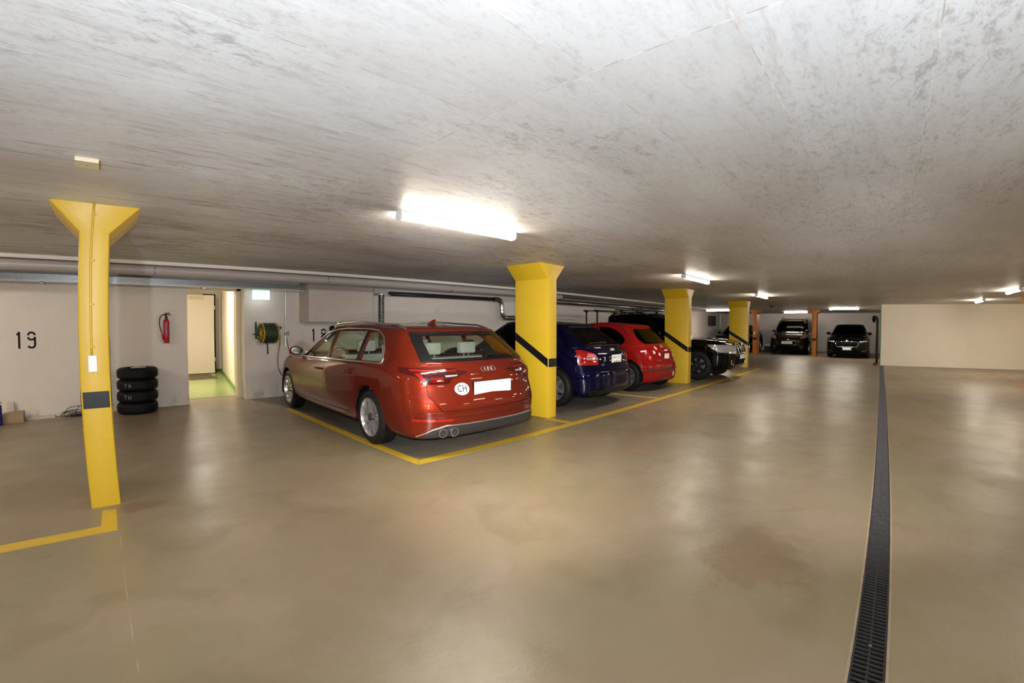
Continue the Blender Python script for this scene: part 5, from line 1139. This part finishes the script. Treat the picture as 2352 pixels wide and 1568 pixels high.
# ---- the brown van facing the camera
VA = dict(L=4.10, W=1.81, H=1.80, g=.18, axles=(.80, 3.35), R=.315, tw=.205, rim=('single', 6), rimk=.64, gap=.045,
    belt=[(0, 1.10), (1.0, 1.10), (2.8, 1.04), (4.3, .95)], roof=[(.1, 1.76), (.8, 1.79), (1.9, 1.80), (2.6, 1.76), (3.3, 1.60)], cowl=(3.40, 1.08), hoodf=.86, hexp=1.5,
    rear=[.12, .05, .0, .0, .03, .04, .05], nose=[.14, .06, .01, 0, .05, .14, .30], roofr=.15, rooff=2.60, crb=.40, cfb=.85, tumble=.74, seatf=2.1, seatr=1.2, mirror=(3.20, 1.14), fcut=2.0, bcut=.6)
VA['wins'] = [('side_window', 'S', rnd([(2.35, 1.10), (3.30, 1.06), (3.05, 1.30), (2.75, 1.52), (2.35, 1.60)], .03), 'gdark'), ('side_window', 'S', rnd([(1.30, 1.13), (2.27, 1.10), (2.27, 1.60), (1.30, 1.62)], .03), 'gdark'),
    ('windscreen', 'F', rnd([(-.70, 1.12), (.70, 1.12), (.62, 1.40), (.54, 1.66), (-.54, 1.66), (-.62, 1.40)], .06), 'gdark')]
VF, VZ = 1.03, .955
root, c = make_car('brown van facing the camera at the far end, silver roof rails and white plate', VA, (23.62+4.10*VF, 4.06, 0), PI/2, VF, VZ, 'van')
for s in (-1, 1):
    q_ = lambda pts: [(s*a, b) for a, b in pts]
    c.patch('headlamp', 'F', rnd(q_([(.56, .76), (.80, .82), (.86, .92), (.82, .99), (.70, .97), (.56, .86)]), .04), 'clear', .006, .006)
    for z in (.34, .42): bm = BM(); c.strip(bm, 'F', q_([(.58, z), (.70, z)]), .012, out=.006); obj('fog_lamp', bm, 'clear', root, 60)
    bm = BM(); pts = []
    for k in range(20):
        y = .45+k*(2.55-.45)/19; p, n = c.hit('T', s*.58, y); pts.append(p+Vector((0, 0, .060*min(1, min(k, 19-k)/2))))
    tube(bm, pts, 0.022, 10); obj('roof_rail', bm, 'chrome', root, 60)
c.patch('grille', 'F', rnd([(-.38, .52), (.38, .52), (.34, .64), (-.34, .64)], .03), 'blackm', .004, .004); c.patch('lower_intake', 'F', rnd([(-.55, .24), (.55, .24), (.50, .44), (-.50, .44)], .03), 'blackm', .004, .004)
plate(c, 'F', .02, .585, .52, .13, None, .012)
c.patch('plate_band', 'F', [(-.235, .535), (-.200, .535), (-.200, .64), (-.235, .64)], 'bluep', .02, .001) if False else None
bm = BM(); c.strip(bm, 'F', [(-.06, .70), (0, .735), (.06, .70)], .010, out=.006); c.strip(bm, 'F', [(-.06, .67), (0, .705), (.06, .67)], .010, out=.006); obj('badge', bm, 'chrome', root, 60)

# ---- the black car facing the camera
SK = dict(L=4.69, W=1.83, H=1.50, g=.17, axles=(1.05, 3.74), R=.325, tw=.215, rim=('single', 5), rimk=.68, gap=.04,
    belt=[(0, .98), (1.0, .98), (2.6, .95), (4.6, .88)], roof=[(.1, 1.40), (.8, 1.46), (1.9, 1.50), (2.7, 1.48), (3.2, 1.40)], cowl=(3.55, 1.0), hoodf=.80, hexp=1.9,
    rear=[.16, .06, .0, .0, .05, .08, .14], nose=[.14, .06, .0, 0, .02, .06, .22], roofr=.45, rooff=2.72, crb=.6, cfb=.85, tumble=.70, seatf=2.1, seatr=1.2, mirror=(3.18, 1.05), fcut=2.2, mirm='suv')
SK['wins'] = [('side_window', 'S', rnd([(2.30, .99), (3.20, .97), (2.95, 1.17), (2.60, 1.34), (2.30, 1.39)], .03), 'gdark'), ('side_window', 'S', rnd([(1.35, 1.0), (2.22, .99), (2.22, 1.40), (1.35, 1.40)], .03), 'gdark'),
    ('windscreen', 'F', rnd([(-.68, 1.03), (.68, 1.03), (.58, 1.25), (.52, 1.41), (-.52, 1.41), (-.58, 1.25)], .05), 'gdark')]
root, c = make_car('black car facing the camera at the far end, chrome outlined grille', SK, (22.15+4.69*.96, 1.29, 0), PI/2, .96, 1.035, 'suv')
for s in (-1, 1):
    q_ = lambda pts: [(s*a, b) for a, b in pts]
    c.patch('headlamp', 'F', rnd(q_([(.52, .68), (.84, .715), (.86, .77), (.56, .74)]), .02), 'clear', .006, .006)
    p, n = c.hit('F', s*.56, .71); bm = BM(); ell(bm, p+n*.008, .040, .02, .035, 14); obj('headlamp_lens', bm, 'plate', root, 60)
    bm = BM(); c.strip(bm, 'F', q_([(.62, .30), (.80, .35)]), .010, out=.006); obj('fog_lamp_trim', bm, 'steel', root, 60)
g_ = c.patch('grille', 'F', [(-.48, .62), (-.42, .70), (.42, .70), (.48, .62), (.40, .50), (-.40, .50)], 'blackm', .004, .004)
bm = BM(); c.strip(bm, 'F', rnd([(-.49, .63), (-.43, .71), (.43, .71), (.49, .63), (.41, .49), (-.41, .49)], .04), .011, True, .010); obj('grille_frame', bm, 'chrome', g_, 60)
bm = BM(); p, n = c.hit('F', 0, .735); ell(bm, p+n*.012, .085, .02, .030, 18); ell(bm, p+n*.010+Vector((0, 0, .03)), .04, .018, .028, 14); obj('badge', bm, 'chrome', root, 60)
plate(c, 'F', 0, .415, .33, .11, None, .014); c.patch('lower_intake', 'F', rnd([(-.55, .22), (.55, .22), (.50, .34), (-.50, .34)], .03), 'blackm', .004, .004)

# ---- one more dark car in the far row, mostly behind the last yellow column
root, c = make_car('dark car in the far row, mostly hidden behind the farthest yellow column', SK, (22.6+4.69*.94, 6.74, 0), PI/2, .94, 1.02, 'suv')
for s in (-1, 1): c.patch('headlamp', 'F', rnd([(s*a, b) for a, b in ((.52, .68), (.84, .715), (.86, .77), (.56, .74))], .02), 'clear', .006, .006)
plate(c, 'F', 0, .415, .33, .11, None, .014)
